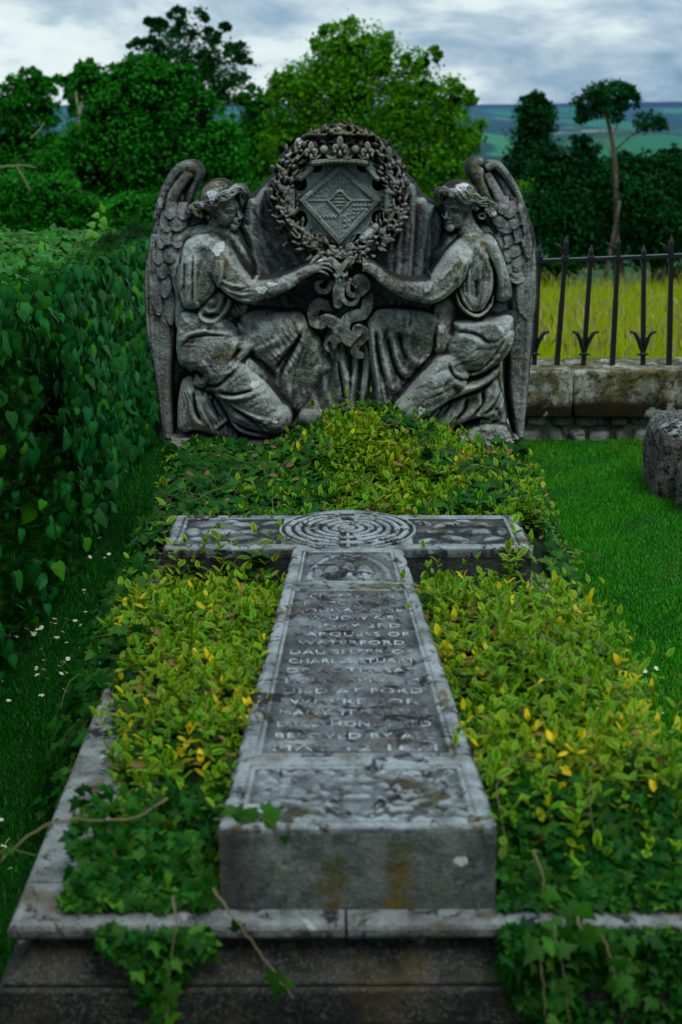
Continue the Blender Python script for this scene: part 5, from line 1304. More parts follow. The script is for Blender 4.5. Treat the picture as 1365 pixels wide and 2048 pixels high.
for lab, path, nl_, rd in stems:
    pts = []
    for (px, py, Y) in path:
        xx, zz = ray(px, py, Y); pts.append((float(xx), Y, float(zz)))
    pts = catmull(pts, 5); pts = [tuple(p+rng.normal(0, .0015, 3)) for p in pts]
    e = empty('trailing_ivy', pts[0], lab, 'ivy', 'single trailing ivy stems')
    mb = MB(); mb.tube(pts, list(np.linspace(rd*.8, rd*.4, len(pts))), 6); mb.build('stem', M_STEM, e, True)
    nl_ *= 2; I = Scat('ivy'); pp = np.array(pts)[rng.integers(0, len(pts), nl_)]+rng.normal(0, .008, (nl_, 3)); ivy(I, pp, (0, -1, .5), .034, down=.6, yel=.1)
    I.build('leaves', M_IVY, e)

# withered leaves caught in the planting
S = Scat('vinca'); x, y = bedpts(420, -.6, .78, 2.3, 5.15, lambda x, y: ~on_stone(x, y, .01) & (x > xl_(y)) & (x < xr_(y))); n = len(x)
S.add(np.stack([x, y, bed_z(x, y)+.05+.03*rng.random(n)], -1), rng.normal(0, 1, (n, 3))*[1, 1, .4], rng.normal(0, .5, (n, 3))+[0, -.3, 1], .03*rng.uniform(.6, 1.2, n), 1.1)
tag(S.build('withered_leaves', leafmat('withered_leaf', (.16,.07,.02), (.26,.16,.05), rough=.8)), 'brown withered leaves caught among the periwinkle and ivy', 'withered leaves', None, 'stuff')
# bare runners threading through the bank and over the beds
def runners():
    mb = MB()
    for k in range(70):
        x0 = rng.uniform(-.6, .78); y0 = rng.choice([rng.uniform(4.3, 5.1), rng.uniform(2.4, 3.8)])
        if abs(x0-CX) < .27 and y0 < 4: continue
        a = rng.uniform(0, 6.28); L = rng.uniform(.12, .3); pts = []
        for i in range(7):
            t = i/6; xx = x0+math.cos(a+t*.8)*L*t; yy = y0+math.sin(a+t*.8)*L*t*.8
            if bool(on_stone(np.array(xx), np.array(yy), .01)): break
            pts.append((xx, yy, float(bed_z(xx, yy))+.05+.04*math.sin(3.1*t)+.006*rng.normal()))
        if len(pts) > 3: mb.tube(pts, .0013, 4)
    tag(mb.build('runner_stems', M_STEM, None, True), 'thin bare runners threading through the planting on the grave', 'stems', None, 'stuff')
runners()
# ------------------------------------------------------------------ ground, far hills
def terr(x, y):
    z = np.interp(y, [-20, 8.4, 10, 14, 35, 60, 120, 300, 600, 1200, 1800, 2500, 3000, 3600, 9000], [0, 0, -.12, -.5, -2.25, -5, -12, -25, -30, -24, -6, 22, 33, 36, 10])
    far = np.clip((y-500)/1500, 0, 1)
    z = z + far*12*snoise3(x/420., y/900., 0, 1, 21) + np.clip((y-12)/60, 0, 1)*(1-far)*.5*snoise3(x/14., y/14., 0, 1, 22)
    return z
def ground():
    ys = np.concatenate([np.linspace(-6, 9, 90), np.geomspace(9.2, 9000, 190)]); us = np.linspace(-1, 1, 141)
    Yg, Ug = np.meshgrid(ys, us, indexing='ij'); X = Ug*(12+np.maximum(Yg, 0)*.75); Z = terr(X, Yg)
    Z = Z + np.where(Yg < 8.3, .012*snoise3(X, Yg, 0, 3, 23), 0)
    # far woods stand up as a fringe along the ridges
    idx = np.arange(X.size).reshape(X.shape)
    q = np.stack([idx[:-1,:-1].ravel(), idx[:-1,1:].ravel(), idx[1:,1:].ravel(), idx[1:,:-1].ravel()], -1)
    t = NT('ground_cover'); P = t.sep(t.tc.outputs['Object'])
    g1 = t.mix(t.noise(3, 6), (.001, .02, .001), (.004, .045, .002))
    md = t.mix(t.ss(t.noise(.9, 6), .4, .62), (.10, .18, .004), (.20, .20, .01))
    far = t.mapv((.0042, .0016, 0)); v = t.n.new('ShaderNodeTexVoronoi'); v.inputs['Scale'].default_value = 1; t.l(far, v.inputs['Vector'])
    sc_ = t.n.new('ShaderNodeSeparateColor'); t.l(v.outputs['Color'], sc_.inputs[0])
    fc = t.ramp(sc_.outputs[0], [(0, (.008, .09, .04)), (.3, (.015, .14, .07)), (.5, (.05, .20, .11)), (.65, (.19, .25, .15)), (.8, (.02, .10, .07)), (1, (.28, .28, .19))])
    v2 = t.n.new('ShaderNodeTexVoronoi'); v2.feature = 'DISTANCE_TO_EDGE'; v2.inputs['Scale'].default_value = 1; t.l(far, v2.inputs['Vector'])
    fc = t.mix(t.ss(v2.outputs['Distance'], .07, .03), fc, (.008, .05, .04))
    wood = t.ss(t.noise(1, 5, .6, t.mapv((.0035, .0012, 0), (3, 1, 0))), .5, .53)
    fc = t.mix(wood, fc, (.006, .04, .06))
    hz = t.ss(P[1], 900, 3400); fc = t.mix(t.math('MULTIPLY', hz, .55), fc, (.035, .13, .24))  # distance haze painted into the far fields as blue
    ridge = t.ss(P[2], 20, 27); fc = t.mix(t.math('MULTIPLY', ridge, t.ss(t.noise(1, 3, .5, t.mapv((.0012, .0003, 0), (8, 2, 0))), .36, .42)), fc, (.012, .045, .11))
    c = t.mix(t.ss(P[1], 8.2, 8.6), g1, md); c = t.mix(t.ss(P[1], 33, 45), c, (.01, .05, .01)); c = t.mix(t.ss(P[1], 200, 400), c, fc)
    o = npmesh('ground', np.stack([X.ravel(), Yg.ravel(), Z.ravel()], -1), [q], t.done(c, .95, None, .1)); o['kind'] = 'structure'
ground()

# ------------------------------------------------------------------ grass
M_GRASS = leafmat('lawn_grass', (.004,.11,.0005), (.04,.33,.002), edge=(.04,.34,.002), yellow=(.24,.32,.02), rough=.5, trans=.25, spec=.25)
M_GRASSD = leafmat('shaded_grass', (.001,.05,.001), (.006,.14,.002), edge=(.008,.15,.002), yellow=(.03,.07,.01), rough=.5, trans=.2, spec=.2)  # darker copy of the lawn grass, shade put into its colour
M_MEADOW = leafmat('meadow_grass', (.11,.26,.001), (.36,.44,.004), edge=(.48,.48,.006), yellow=(.50,.28,.02), rough=.8, trans=.35, spec=.03)
def grass(name, label, n, x0, x1, y0, y1, test, h, w, mat, yel=.05, z=None, cat='grass'):
    x = rng.uniform(x0, x1, n); y = rng.uniform(y0, y1, n); k = test(x, y); x, y = x[k], y[k]; n = len(x)
    clump = np.clip(.75+.45*snoise3(x, y, 0, 9, 31), .35, 1.4)
    az = rng.random(n)*6.28; ln = rng.normal(0, .4, n)
    d = np.stack([np.cos(az)*ln, np.sin(az)*ln, np.ones(n)], -1); nr = np.stack([np.cos(az), np.sin(az), np.full(n, .2)], -1)
    zz = terr(x, y) if z is None else z
    S = Scat('blade'); hh = h*clump*rng.uniform(.6, 1.3, n)
    S.add(np.stack([x, y, zz-.004], -1), d, nr, hh, w/hh, None, (rng.random(n) < yel)*rng.random(n) + .4*np.clip(snoise3(x, y, 0, 3.2, 33), 0, 1)*rng.random(n))
    o = S.build(name, mat); tag(o, label, cat, None, 'stuff'); return o
inbed = lambda x, y: (x > PX0-.03) & (x < PX1+.03) & (y > PY0-.03) & (y < 5.7)
grass('lawn_grass', 'bright short mown grass right of the grave', 210000, .55, 2.35, 3.2, 8.0, lambda x, y: ~inbed(x, y) & (x < .12+y*.27), .032, .0042, M_GRASS, .05)
grass('shaded_grass', 'dark shaded grass between the hedge and the grave', 125000, -1.3, -.5, 1.9, 8.6, lambda x, y: ~inbed(x, y) & (x > -.27*y-.05), .033, .0042, M_GRASSD, .03)
grass('meadow_grass', 'long yellow-green hay meadow beyond the wall and railing', 60000, .3, 9, 8.5, 34, lambda x, y: (x < .27*y) & (x > .09*y) & (rng.random(len(x)) < 9./y), .42, .010, M_MEADOW, .16)
def seed_heads():
    n = 1300; y = 8.6+rng.random(n)**1.4*22; x = y*rng.uniform(.1, .27, n); S = Scat('leaf')
    z = terr(x, y)+rng.uniform(.34, .52, n); d = np.stack([rng.normal(0, .3, n), rng.normal(0, .3, n), np.ones(n)], -1)
    S.add(np.stack([x, y, z], -1), d, rng.normal(0, 1, (n, 3)), .10*rng.uniform(.6, 1.3, n), .28, None, rng.random(n))
    m = leafmat('seed_head', (.24,.22,.04), (.36,.28,.10), trans=.2); tag(S.build('seed_heads', m), 'pale seed heads of the long meadow grass', 'seed heads', None, 'stuff')
seed_heads()

# ------------------------------------------------------------------ daisies
DZ = [(373,1153),(430,1243),(390,1280),(235,1250),(180,1217),(85,1190),(60,1268),(112,1273),(45,1335),(40,1410),(285,1360),(455,1155),(515,1165),(552,1195),(585,1105),(575,955),(455,1315),(465,1425),(420,1447),(442,1452),(405,1475),(455,1520),(420,1525),(255,1535),(325,1560),(285,1675),(515,1730),(500,1775),(510,1808),(565,1820),(445,1850),(545,1850),(370,1955),(590,650),(535,655),(615,730),(660,700),(705,515),(715,735),(745,710),(625,550),(590,565),(680,600),(95,1130),(55,1125),(5,1235),(4,1580),(5,1130),(140,1185),(285,1212),(260,1225),(300,1435),(250,1490),(300,1500),(545,1360),(500,1555),(570,1548),(650,1540),(600,1615),(450,1635),(60,1710),(230,1265),(580,975),(350,1180),(380,1185),(215,1245)]
DP = [(x/3.4125, 900+y/3.4125) for x, y in DZ] + [(940+x/2.414, 1200+y/2.414) for x, y in ((900,330),(845,345),(830,395),(930,545))] + [(x/2.844, 1480+y/2.844) for x, y in ((45,575),(25,605),(60,730),(5,452))]
M_PET = flat('daisy_petal', (.72,.74,.70), .6); M_CEN = flat('daisy_centre', (.75,.52,.03), .7); M_DST = flat('daisy_stem', (.03,.12,.015), .6)
def daisies():
    protos = []
    for v in range(3):
        mb = MB(); n = 15
        for k in range(n):
            a = 2*math.pi*k/n; rr = .011*(1+.12*math.sin(k*2.3+v)); c, s_ = math.cos(a), math.sin(a); w = .0018; q = .002*math.sin(k*1.7+v)
            mb.add([(c*.002, s_*.002, .001), (c*rr*.6-s_*w, s_*rr*.6+c*w, .0015+q/2), (c*rr, s_*rr, .0005+q), (c*rr*.6+s_*w, s_*rr*.6-c*w, .0015+q/2)], [(0, 3, 2, 1)])
        pet = mb
        cb = MB(); cb.tube([(0,0,-.001),(0,0,.002),(0,0,.0032)], [.0034,.0032,.0015], 8)
        sb = MB(); sb.tube([(.004,.002,-.05),(.002,0,-.025),(0,0,0)], .0008, 4)
        protos.append((pet, cb, sb))
    first = []
    for i, (px, py) in enumerate(DP):
        x, y = rayz(px, py, .062)
        if i < 3:
            e = empty('daisy', (x, y, .062)); pet, cb, sb = protos[i]
            for nm, b_, m in (('petals', pet, M_PET), ('flower_centre', cb, M_CEN), ('stem', sb, M_DST)):
                ob = b_.build(nm, m); ob.parent = e
            first.append(e)
        else:
            src = first[i % 3]; e = src.copy(); COL.objects.link(e); e.location = (x, y, .062)
            for ch in list(src.children): c = ch.copy(); COL.objects.link(c); c.parent = e
        e.rotation_euler = (rng.normal(-.1, .3)+.35, rng.normal(0, .3), rng.random()*6); sc_ = rng.uniform(.7, 1.05); e.scale = (sc_,)*3
        right = px > 700
        tag(e, 'small white daisy in the lawn beside the grave' if right else 'small white daisy standing in the shaded grass beside the grave', 'daisy', 'daisies in the grass right of the grave' if right else 'daisies in the grass left of the grave')
daisies()

# ------------------------------------------------------------------ rubble wall, railing, neighbouring tomb
def rock(x0, x1, y0, y1, z0, z1, n=14, pw=5.0, noise=.01, seed=0, fr=12):
    """rounded quarried block"""
    g = np.linspace(-1, 1, n); V = []; Q = []; b = 0
    for ax in range(3):
        for sg in (-1, 1):
            A, B = np.meshgrid(g, g); C = np.full_like(A, sg)
            p = [None]*3; p[ax] = C; p[(ax+1) % 3] = A; p[(ax+2) % 3] = B
            p = np.stack(p, -1).reshape(-1, 3); V.append(p); idx = np.arange(n*n).reshape(n, n)+b
            f = [idx[:-1,:-1].ravel(), idx[:-1,1:].ravel(), idx[1:,1:].ravel(), idx[1:,:-1].ravel()]
            Q.append(np.stack(f if sg > 0 else f[::-1], -1)); b += n*n
    p = np.vstack(V); L = (np.abs(p)**pw).sum(1)**(1/pw); p = p/L[:, None]
    c = np.array([(x0+x1)/2, (y0+y1)/2, (z0+z1)/2]); h = np.array([x1-x0, y1-y0, z1-z0])/2
    w = p*h+c; nz = snoise3(w[:,0], w[:,1], w[:,2], fr, seed)+.5*snoise3(w[:,0], w[:,1], w[:,2], fr*3, seed+1)
    w = w + p*(noise*nz)[:, None]
    return w, np.vstack(Q)
def rocks(name, items, mat, parent):
    V = []; Q = []; b = 0
    for it in items: v, q = rock(**it); V.append(v); Q.append(q+b); b += len(v)
    return npmesh(name, np.vstack(V), [np.vstack(Q)], mat, parent)
M_WALLC = mossy_wall()
M_WALLR = stone('wall_rubble', dark=(.06,.06,.045), mid=(.20,.21,.17), light=(.38,.42,.38), moss=.6, mossv=.5, brown=.4, soot=.8, paint=False, bumps=1.0, sc=.8, lich=.6)
wall = empty('rubble_wall', (1.5, 8.2, 0), 'low rubble stone wall with broad mossy coping stones behind the lawn', 'wall')
xs = [-1.0, -.1, .78, 1.36, 2.5, 3.6]
for i in range(len(xs)-1):
    rocks('coping_stone', [dict(x0=xs[i]+.0015, x1=xs[i+1]-.0015, y0=7.93, y1=8.42, z0=.145, z1=.415, n=40, pw=22, noise=.007, seed=40+i, fr=7)], M_WALLC, wall)
items = []; r_ = np.random.default_rng(11)
for row, (z0, z1) in enumerate(((-.06, .085), (.08, .175))):
    x = -1.0+.07*row
    while x < 3.6:
        w_ = r_.uniform(.10, .26); items.append(dict(x0=x, x1=x+w_-.012, y0=7.985+r_.uniform(-.02, .012), y1=8.35, z0=z0+r_.uniform(-.01, .01), z1=z1-.008+r_.uniform(-.012, .01), n=9, pw=4.5, noise=.010, seed=int(x*100)+row, fr=14)); x += w_
rocks('rubble_courses', items, M_WALLR, wall)
mb = MB(); mb.box(-1.0, 3.6, 8.02, 8.33, -.1, .17); mb.build('mortar_core', M_WALLR, wall)

M_IRON = flat('black_iron', (.004, .006, .009), .4, .3, 60, .5)
rail = empty('iron_railing', (1.6, 8.12, .43), 'black wrought iron railing with spiked bars set in the mossy wall top', 'railing')
YR = 8.12
def rp(px, py, dy=0): x, z = ray(px, py, YR+dy); return (float(x), YR+dy, float(z))
def sqbar(mb, a, b_, w0, w1=None):
    w1 = w1 or w0; vs = []
    for (p, w) in ((a, w0), (b_, w1)): vs += [(p[0]-w, p[1]-w, p[2]), (p[0]+w, p[1]-w, p[2]), (p[0]+w, p[1]+w, p[2]), (p[0]-w, p[1]+w, p[2])]
    mb.add(vs, [(3,2,1,0),(4,5,6,7),(0,1,5,4),(1,2,6,5),(2,3,7,6),(3,0,4,7)])
bars = [(1068,1079,1),(1113,1131,0),(1166,1182,1),(1224,1236,0),(1286,1288,1),(1338,1343,0),(1396,1398,1),(1452,1452,0),(1010,1028,0),(956,976,1)]
for (xb, xt, orn) in bars:
    mb = MB(); L = lambda y: xb+(xt-xb)*(745-y)/(745-515.)
    sqbar(mb, rp(L(752), 752), rp(L(600), 600), .013 if orn else .0145, .013 if orn else .014); sqbar(mb, rp(L(600), 600), rp(L(512), 512), .0125, .0125)
    sqbar(mb, rp(L(524), 524), rp(L(512), 512), .019, .019)
    top = 488 if orn else 470
    sqbar(mb, rp(L(512), 512), rp(L(top+14), top+14), .0125, .012); sqbar(mb, rp(L(top+14), top+14), rp(L(top), top), .012, .001)
    mb.build('bar', M_IRON, rail, bevel=.002)
    if orn:
        for e in (-1, 1):
            m2 = MB(); m2.tube([rp(L(712)+e*0, 712, -.02), rp(L(700)+e*3, 698, -.022), rp(L(685)+e*9, 679, -.024), rp(L(675)+e*16, 667, -.024), rp(L(668)+e*22, 663, -.024), rp(L(666)+e*26, 665, -.024)], [.007,.013,.014,.012,.010,.009], 8); m2.build('scroll', M_IRON, rail, True)
        m2 = MB(); m2.tube([rp(L(708)-13, 710, -.018), rp(L(708)-5, 708, -.02), rp(L(708), 708, -.02), rp(L(708)+5, 708, -.02), rp(L(708)+13, 710, -.018)], [.001,.010,.014,.010,.001], 8); m2.build('collar', M_IRON, rail, True)
    else:
        m2 = MB(); m2.tube([rp(L(508), 508), rp(L(500)-7, 500), rp(L(492)-14, 493), rp(L(486)-23, 486)], [.014,.012,.009,.004], 6); m2.build('barb', M_IRON, rail, False)
mb = MB(); a, b_, c_ = rp(930, 527), rp(1160, 519), rp(1480, 506)
mb.add([(p[0], p[1]+dy, p[2]+dz) for p in (a, b_, c_) for dy, dz in ((-.026,-.010),(.02,-.010),(.02,.010),(-.026,.010))], [(0,1,2,3),(11,10,9,8)]+[(i*4+k, i*4+(k+1) % 4, (i+1)*4+(k+1) % 4, (i+1)*4+k) for i in (0, 1) for k in range(4)])
mb.build('top_rail', M_IRON, rail)

M_TOMB2 = mottled()
gt = empty('old_gravestone', (1.9, 6.7, 0), 'blackened lichen-spotted gravestone with two rounded rolls at the right edge of the lawn', 'gravestone')
rocks('upper_roll', [dict(x0=1.575, x1=2.6, y0=6.62, y1=7.1, z0=-.05, z1=.375, n=30, pw=8, noise=.014, seed=60, fr=9)], M_TOMB2, gt)
rocks('lower_roll', [dict(x0=1.64, x1=2.6, y0=6.28, y1=6.66, z0=-.08, z1=.275, n=30, pw=5, noise=.016, seed=64, fr=9)], M_TOMB2, gt)
v, q = rock(-.045, .045, -.04, .04, -.03, .035, 14, 2.2, .003, 70, 40)
sx, sz = ray(622, 836, 5.17); o = npmesh('round_stone', v+np.array([sx, 5.17, sz]), [q], stone('pebble', paint=False, moss=.3)); tag(o, 'small rounded stone resting at the foot of the left angel', 'stone')

# ------------------------------------------------------------------ hedge
HX = -1.13
hedge = empty('yew_hedge', (-1.8, 5.3, 0), 'tall clipped dark yew hedge overgrown with ivy, left of the path', 'hedge')
M_YEW = leafmat('yew_needles', (.001,.018,.001), (.008,.085,.003), edge=(.014,.10,.003), yellow=(.07,.14,.003), rough=.6, trans=.15, spec=.1)
M_HCORE = flat('hedge_shadow', (.002, .007, .002), 1, .4, 10, .0)  # near-black fill for the shade inside hedge and tree crowns
def hx(y, z): return HX + .05*snoise3(0, y, z, 2.6, 81) - .03*np.clip(z-1.0, 0, 1)*3 + .05*np.clip(z, 0, .4)
def hz(x, y): return np.interp(y, [2.5, 5, 8.5], [1.26, 1.25, 1.13]) + .025*snoise3(x, y, 0, 3, 82) - .06*np.clip((x-HX+.22)/.22, 0, 1)**2
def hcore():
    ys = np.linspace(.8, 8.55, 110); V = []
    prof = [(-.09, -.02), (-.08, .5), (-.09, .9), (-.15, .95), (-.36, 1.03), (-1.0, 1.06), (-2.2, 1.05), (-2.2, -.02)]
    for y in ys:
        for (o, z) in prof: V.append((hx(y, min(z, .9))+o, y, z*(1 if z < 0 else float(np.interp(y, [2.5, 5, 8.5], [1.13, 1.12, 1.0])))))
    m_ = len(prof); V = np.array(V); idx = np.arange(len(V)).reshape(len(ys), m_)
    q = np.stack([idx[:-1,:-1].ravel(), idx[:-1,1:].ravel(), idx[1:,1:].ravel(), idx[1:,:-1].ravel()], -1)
    return npmesh('shade_core', V, [q, idx[-1:], idx[:1, ::-1]], M_HCORE, hedge)  # solid dark core standing in for shade inside the hedge
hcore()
n = 36000; y = rng.uniform(2.2, 8.6, n); z = rng.uniform(0, 1.2, n); x = hx(y, z)-.07+.12*rng.random(n)
dens = snoise3(x*0, y, z, 4, 83); k = dens > -.6; x, y, z = x[k], y[k], z[k]; n = len(x)
S = Scat('needle'); d = np.stack([rng.normal(.6, .4, n), rng.normal(0, .8, n), rng.normal(.3, .7, n)], -1); S.add(np.stack([x, y, z], -1), d, rng.normal(0, 1, (n, 3)),   .05*rng.uniform(.4, 1.5, n), rng.uniform(.6, 1.6, n), np.clip(.4+.7*snoise3(y*0, y, z, 5, 84)+rng.normal(0, .3, n), 0, 1))
n = 18000; y = rng.uniform(2.6, 8.62, n); x = rng.uniform(-2.6, HX, n); k = x > -.29*y; x, y = x[k], y[k]; n = len(x)
d = np.stack([rng.normal(0, .5, n), rng.normal(0, .5, n), np.ones(n)], -1); S.add(np.stack([x, y, hz(x, y)-.05], -1), d, rng.normal(0, 1, (n, 3)), .055*rng.uniform(.6, 1.3, n), 1, rng.random(n), np.clip(rng.random(n)-.3, 0, 1)); S.build('yew_foliage', M_YEW, hedge)
M_IVYH = leafmat('hedge_ivy_leaf', (.001,.035,.006), (.006,.19,.035), edge=(.003,.08,.014), yellow=(.05,.26,.002), rough=.5, trans=.2, spec=.12)
I = Scat('ivy2'); n = 7600; y = rng.uniform(3.4, 8.6, n); z = rng.uniform(.08, 1.26, n); z = np.minimum(z, np.interp(y, [2.5, 5, 8.5], [1.25, 1.24, 1.12]))
cov = .5*snoise3(y*0, y, z*.7, 3.0, 85)+np.clip((y-5.6)*1.2, -1, .35)+np.clip((z-.88)*5, 0, 1.2)*(y > 3.2)-.5*(rng.random(n) < .3)+1.3*(rng.random(n) < .10); k = cov > -.05; y, z = y[k], z[k]; n = len(y)
P_ = np.stack([hx(y, z)+.045+.07*rng.random(n), y, z], -1); I.add(P_, np.stack([rng.normal(0, .3, n), rng.normal(0, .4, n), -1+rng.normal(0, .35, n)], -1), np.array([1, -.6, .5])+rng.normal(0, .5, (n, 3)), .052*rng.uniform(.45, 1.5, n), rng.uniform(.8, 1.15, n), rng.random(n)**1.5, np.clip(rng.random(n)*.25+(rng.random(n) < .06)*.6, 0, 1))
n = 6500; y = rng.uniform(3.0, 8.62, n); x = HX-rng.random(n)**1.3*1.3; k = x > -.29*y; x, y = x[k], y[k]; n = len(x)
P_ = np.stack([x, y, hz(x, y)+.05*rng.random(n)*rng.random(n)-.01], -1); ivy(I, P_, (.3, -.5, .9), .046, down=.5, yel=.28, jit=.6)
I.build('hedge_ivy', M_IVYH, hedge)
# reddish and brown flecks of new growth on the hedge top
S = Scat('leaf'); n = 1500; y = rng.uniform(4.5, 8.6, n); x = rng.uniform(-2.5, HX-.1, n)
S.add(np.stack([x, y, hz(x, y)+.01*rng.random(n)], -1), rng.normal(0, 1, (n, 3))+np.array([0, 0, .8]), rng.normal(0, 1, (n, 3)), .022*rng.uniform(.6, 1.4, n), 1); S.build('new_growth', leafmat('new_growth', (.10,.045,.018), (.10,.12,.02), rough=.6), hedge)
# the one tall shoot
sx, sz = ray(195, 470, 7.9); e = empty('ivy_shoot', (float(sx), 7.9, float(sz)), 'lone bright green shoot rising above the hedge top', 'shoot')
pts = [ray(a, b_, 7.9) for a, b_ in ((183,478),(186,460),(196,445),(203,430),(206,415))]; pts = [(float(a), 7.9, float(b_)) for a, b_ in pts]
mb = MB(); mb.tube(pts, [.003,.003,.002,.002,.001], 5); mb.build('stem', M_STEM, e)
I = Scat('ivy2'); lp = [ray(a, b_, 7.88) for a, b_ in ((186,462),(190,450),(200,446),(204,436),(206,424),(198,430),(183,470),(205,418))]
I.add([(float(a), 7.88, float(b_)) for a, b_ in lp], [(-.6,-.2,-.5),(-.9,0,.1),(.8,0,-.5),(.6,-.2,-.9),(.4,0,.9),(-.9,-.2,-.1),(.9,-.1,0),(-.2,0,1)], [(0,-1,.3)]*8, np.array([.055,.045,.05,.05,.03,.04,.05,.03]), 1, 1, .8)
I.build('leaves', leafmat('fresh_leaf', (.05,.2,.012), (.09,.30,.02), yellow=(.12,.34,.02)), e)

# ------------------------------------------------------------------ trees
M_BARK = stone('bark', dark=(.03,.024,.02), mid=(.09,.07,.055), light=(.2,.17,.15), paint=False, moss=0, lich=.3, sc=.6)
M_PALEB = flat('dead_wood', (.22,.20,.15), .9, .4, 5)
GR = {'mid': leafmat('broad_leaf', (.003,.07,.001), (.03,.24,.002), rough=.6, trans=.3, spec=.08),
      'bright': leafmat('bright_leaf', (.008,.10,.001), (.13,.42,.002), rough=.6, trans=.3, spec=.08),
      'dark': leafmat('deep_leaf', (.001,.03,.004), (.008,.12,.012), rough=.6, trans=.2, spec=.08),
      'blue': leafmat('evergreen_leaf', (.001,.025,.007), (.008,.11,.02), rough=.7, trans=.1, spec=.06),
      'shade': leafmat('shaded_leaf', (.002,.06,.003), (.022,.28,.006), rough=.6, trans=.25, spec=.08)}
def tree(name, label, cat, Y, blobs, n, leaf, mat, trunk=None, core=.70, group='trees beyond the churchyard', clump=26, sq=.9, spread=.22, trad=.3, coremat=None):
    sc_ = Y*1.0/F*1.0
    if Y < 100 and name != 'pine_tree': n = int(n*1.7); leaf *= .78; spread *= 1.2
    pts = []; nr = []; base = None
    B = []
    for (px, py, rx, ry) in blobs:
        x, z = ray(px, py, Y); B.append((float(x), float(z), rx*sc_, ry*sc_*1.03))
    by = max(p[1] for p in blobs); e = empty(name, (B[0][0], Y, float(terr(B[0][0], Y))), label, cat, group)
    r2 = np.random.default_rng(len(blobs)*7+int(Y)); B0 = list(B)
    if Y < 100 and name not in ('pine_tree', 'shrub'):
        for (cx_, cz_, rx, rz) in B0:
            for k in range(5 if name == 'broadleaf_tree' else 2):
                a = r2.uniform(-.3, math.pi+.3); q = r2.uniform(.16, .34); B.append((cx_+math.cos(a)*rx*(1.0-.1*q), cz_+math.sin(a)*rz*(1.0-.1*q), rx*q, rz*q*.85))
    area = np.array([b_[2]*b_[3] for b_ in B]); area = area/area.sum()
    for (cx_, cz_, rx, rz), ar in zip(B, area):
        m_ = max(6, int(n*ar/clump)); ry_ = max(min(rx, rz), .5*max(rx, rz))*sq
        v = unit(rng.normal(0, 1, (m_, 3))); v = v[v[:,1] < .75]; m_ = len(v)
        rr = rng.uniform(.62, 1.0, m_)[:, None]; c = v*rr*np.array([rx, ry_, rz])+np.array([cx_, Y, cz_])
        cs = spread*min(rx, rz)*rng.uniform(.6, 1.3, m_)
        p = np.repeat(c, clump, 0)+rng.normal(0, 1, (m_*clump, 3))*np.repeat(cs, clump)[:, None]*np.array([1, 1, .6])
        pts.append(p); nr.append(np.repeat(v, clump, 0))
    p = np.vstack(pts); v = np.vstack(nr); N = len(p)
    S = Scat('leaf'); d = v*.6+rng.normal(0, .8, (N, 3))-np.array([0, 0, .2]); nn = v*.7+rng.normal(0, .6, (N, 3))+np.array([0, 0, .5])
    cl = np.repeat(rng.random(N//clump+1), clump)[:N]
    S.add(p, d, nn, leaf*rng.uniform(.6, 1.3, N), 1.1, np.clip(.35*rng.random(N)+.65*cl*np.clip(.75+.5*v[:,2], .3, 1.2), 0, 1)); S.build('crown', mat, e)  # light on crown tops put into leaf tone, undersides darker
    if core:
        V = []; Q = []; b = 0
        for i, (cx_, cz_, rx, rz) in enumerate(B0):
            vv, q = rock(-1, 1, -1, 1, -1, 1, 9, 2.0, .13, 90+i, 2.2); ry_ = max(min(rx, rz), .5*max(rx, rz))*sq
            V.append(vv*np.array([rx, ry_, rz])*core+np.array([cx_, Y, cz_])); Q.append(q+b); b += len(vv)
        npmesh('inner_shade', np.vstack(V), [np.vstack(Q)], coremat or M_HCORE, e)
    if trunk:
        for (path, r0, r1, pale) in trunk:
            q = []
            for t_ in path:
                x, z = ray(t_[0], t_[1], Y); q.append((float(x), Y+(t_[2] if len(t_) > 2 else 0), float(z)))
            q = [tuple(k_) for k_ in catmull(q, 4)]; mb = MB(); mb.tube(q, list(np.linspace(r0, r1, len(q))), 7)
            mb.build('trunk' if r0 > .12 else 'branch', M_PALEB if pale else M_BARK, e, True)
    return e
G = 'trees beyond the churchyard'
tree('broadleaf_tree', 'tall open-crowned tree with ragged top at upper left against the clouds', 'tree', 52,
     [(365,110,52,38),(330,75,26,20),(385,45,26,22),(300,95,18,14),(345,150,70,40),(440,110,36,26),(475,105,20,14),(430,160,50,36),(470,185,34,22),(390,190,70,40),(270,90,10,8),(355,30,14,10),(320,50,10,8),(420,75,16,12),(490,122,10,8),(300,45,7,5),(450,55,7,5)], 6000, .17, GR['dark'], [([(370,520,1),(372,300),(362,180),(372,90)], .35, .08, 0), ([(366,220),(410,150),(440,110)], .12, .04, 0), ([(364,180),(330,110),(300,95)], .1, .03, 0)], core=None, clump=20, spread=.30)
tree('broadleaf_tree', 'broad rounded full green tree filling the left middle distance', 'tree', 40,
     [(300,200,80,70),(220,220,55,60),(260,280,100,80),(380,240,60,55),(430,300,60,60),(340,330,120,80),(200,340,70,70),(450,380,60,60),(300,420,140,60),(390,420,90,50),(245,165,35,30),(175,170,26,30),(300,150,36,28),(350,165,40,30)], 22000, .15, GR['shade'], [([(320,560,.5),(318,300)], .35, .2, 0)], core=.74, clump=24)
tree('broadleaf_tree', 'leafy tree at the left margin behind the hedge', 'tree', 46,
     [(60,175,38,28),(20,220,50,45),(85,180,20,18),(90,230,30,28),(40,300,70,60),(10,380,50,60),(110,320,40,40)], 8000, .16, GR['shade'], [([(20,500,.5),(30,230)], .3, .1, 0)], core=.66)
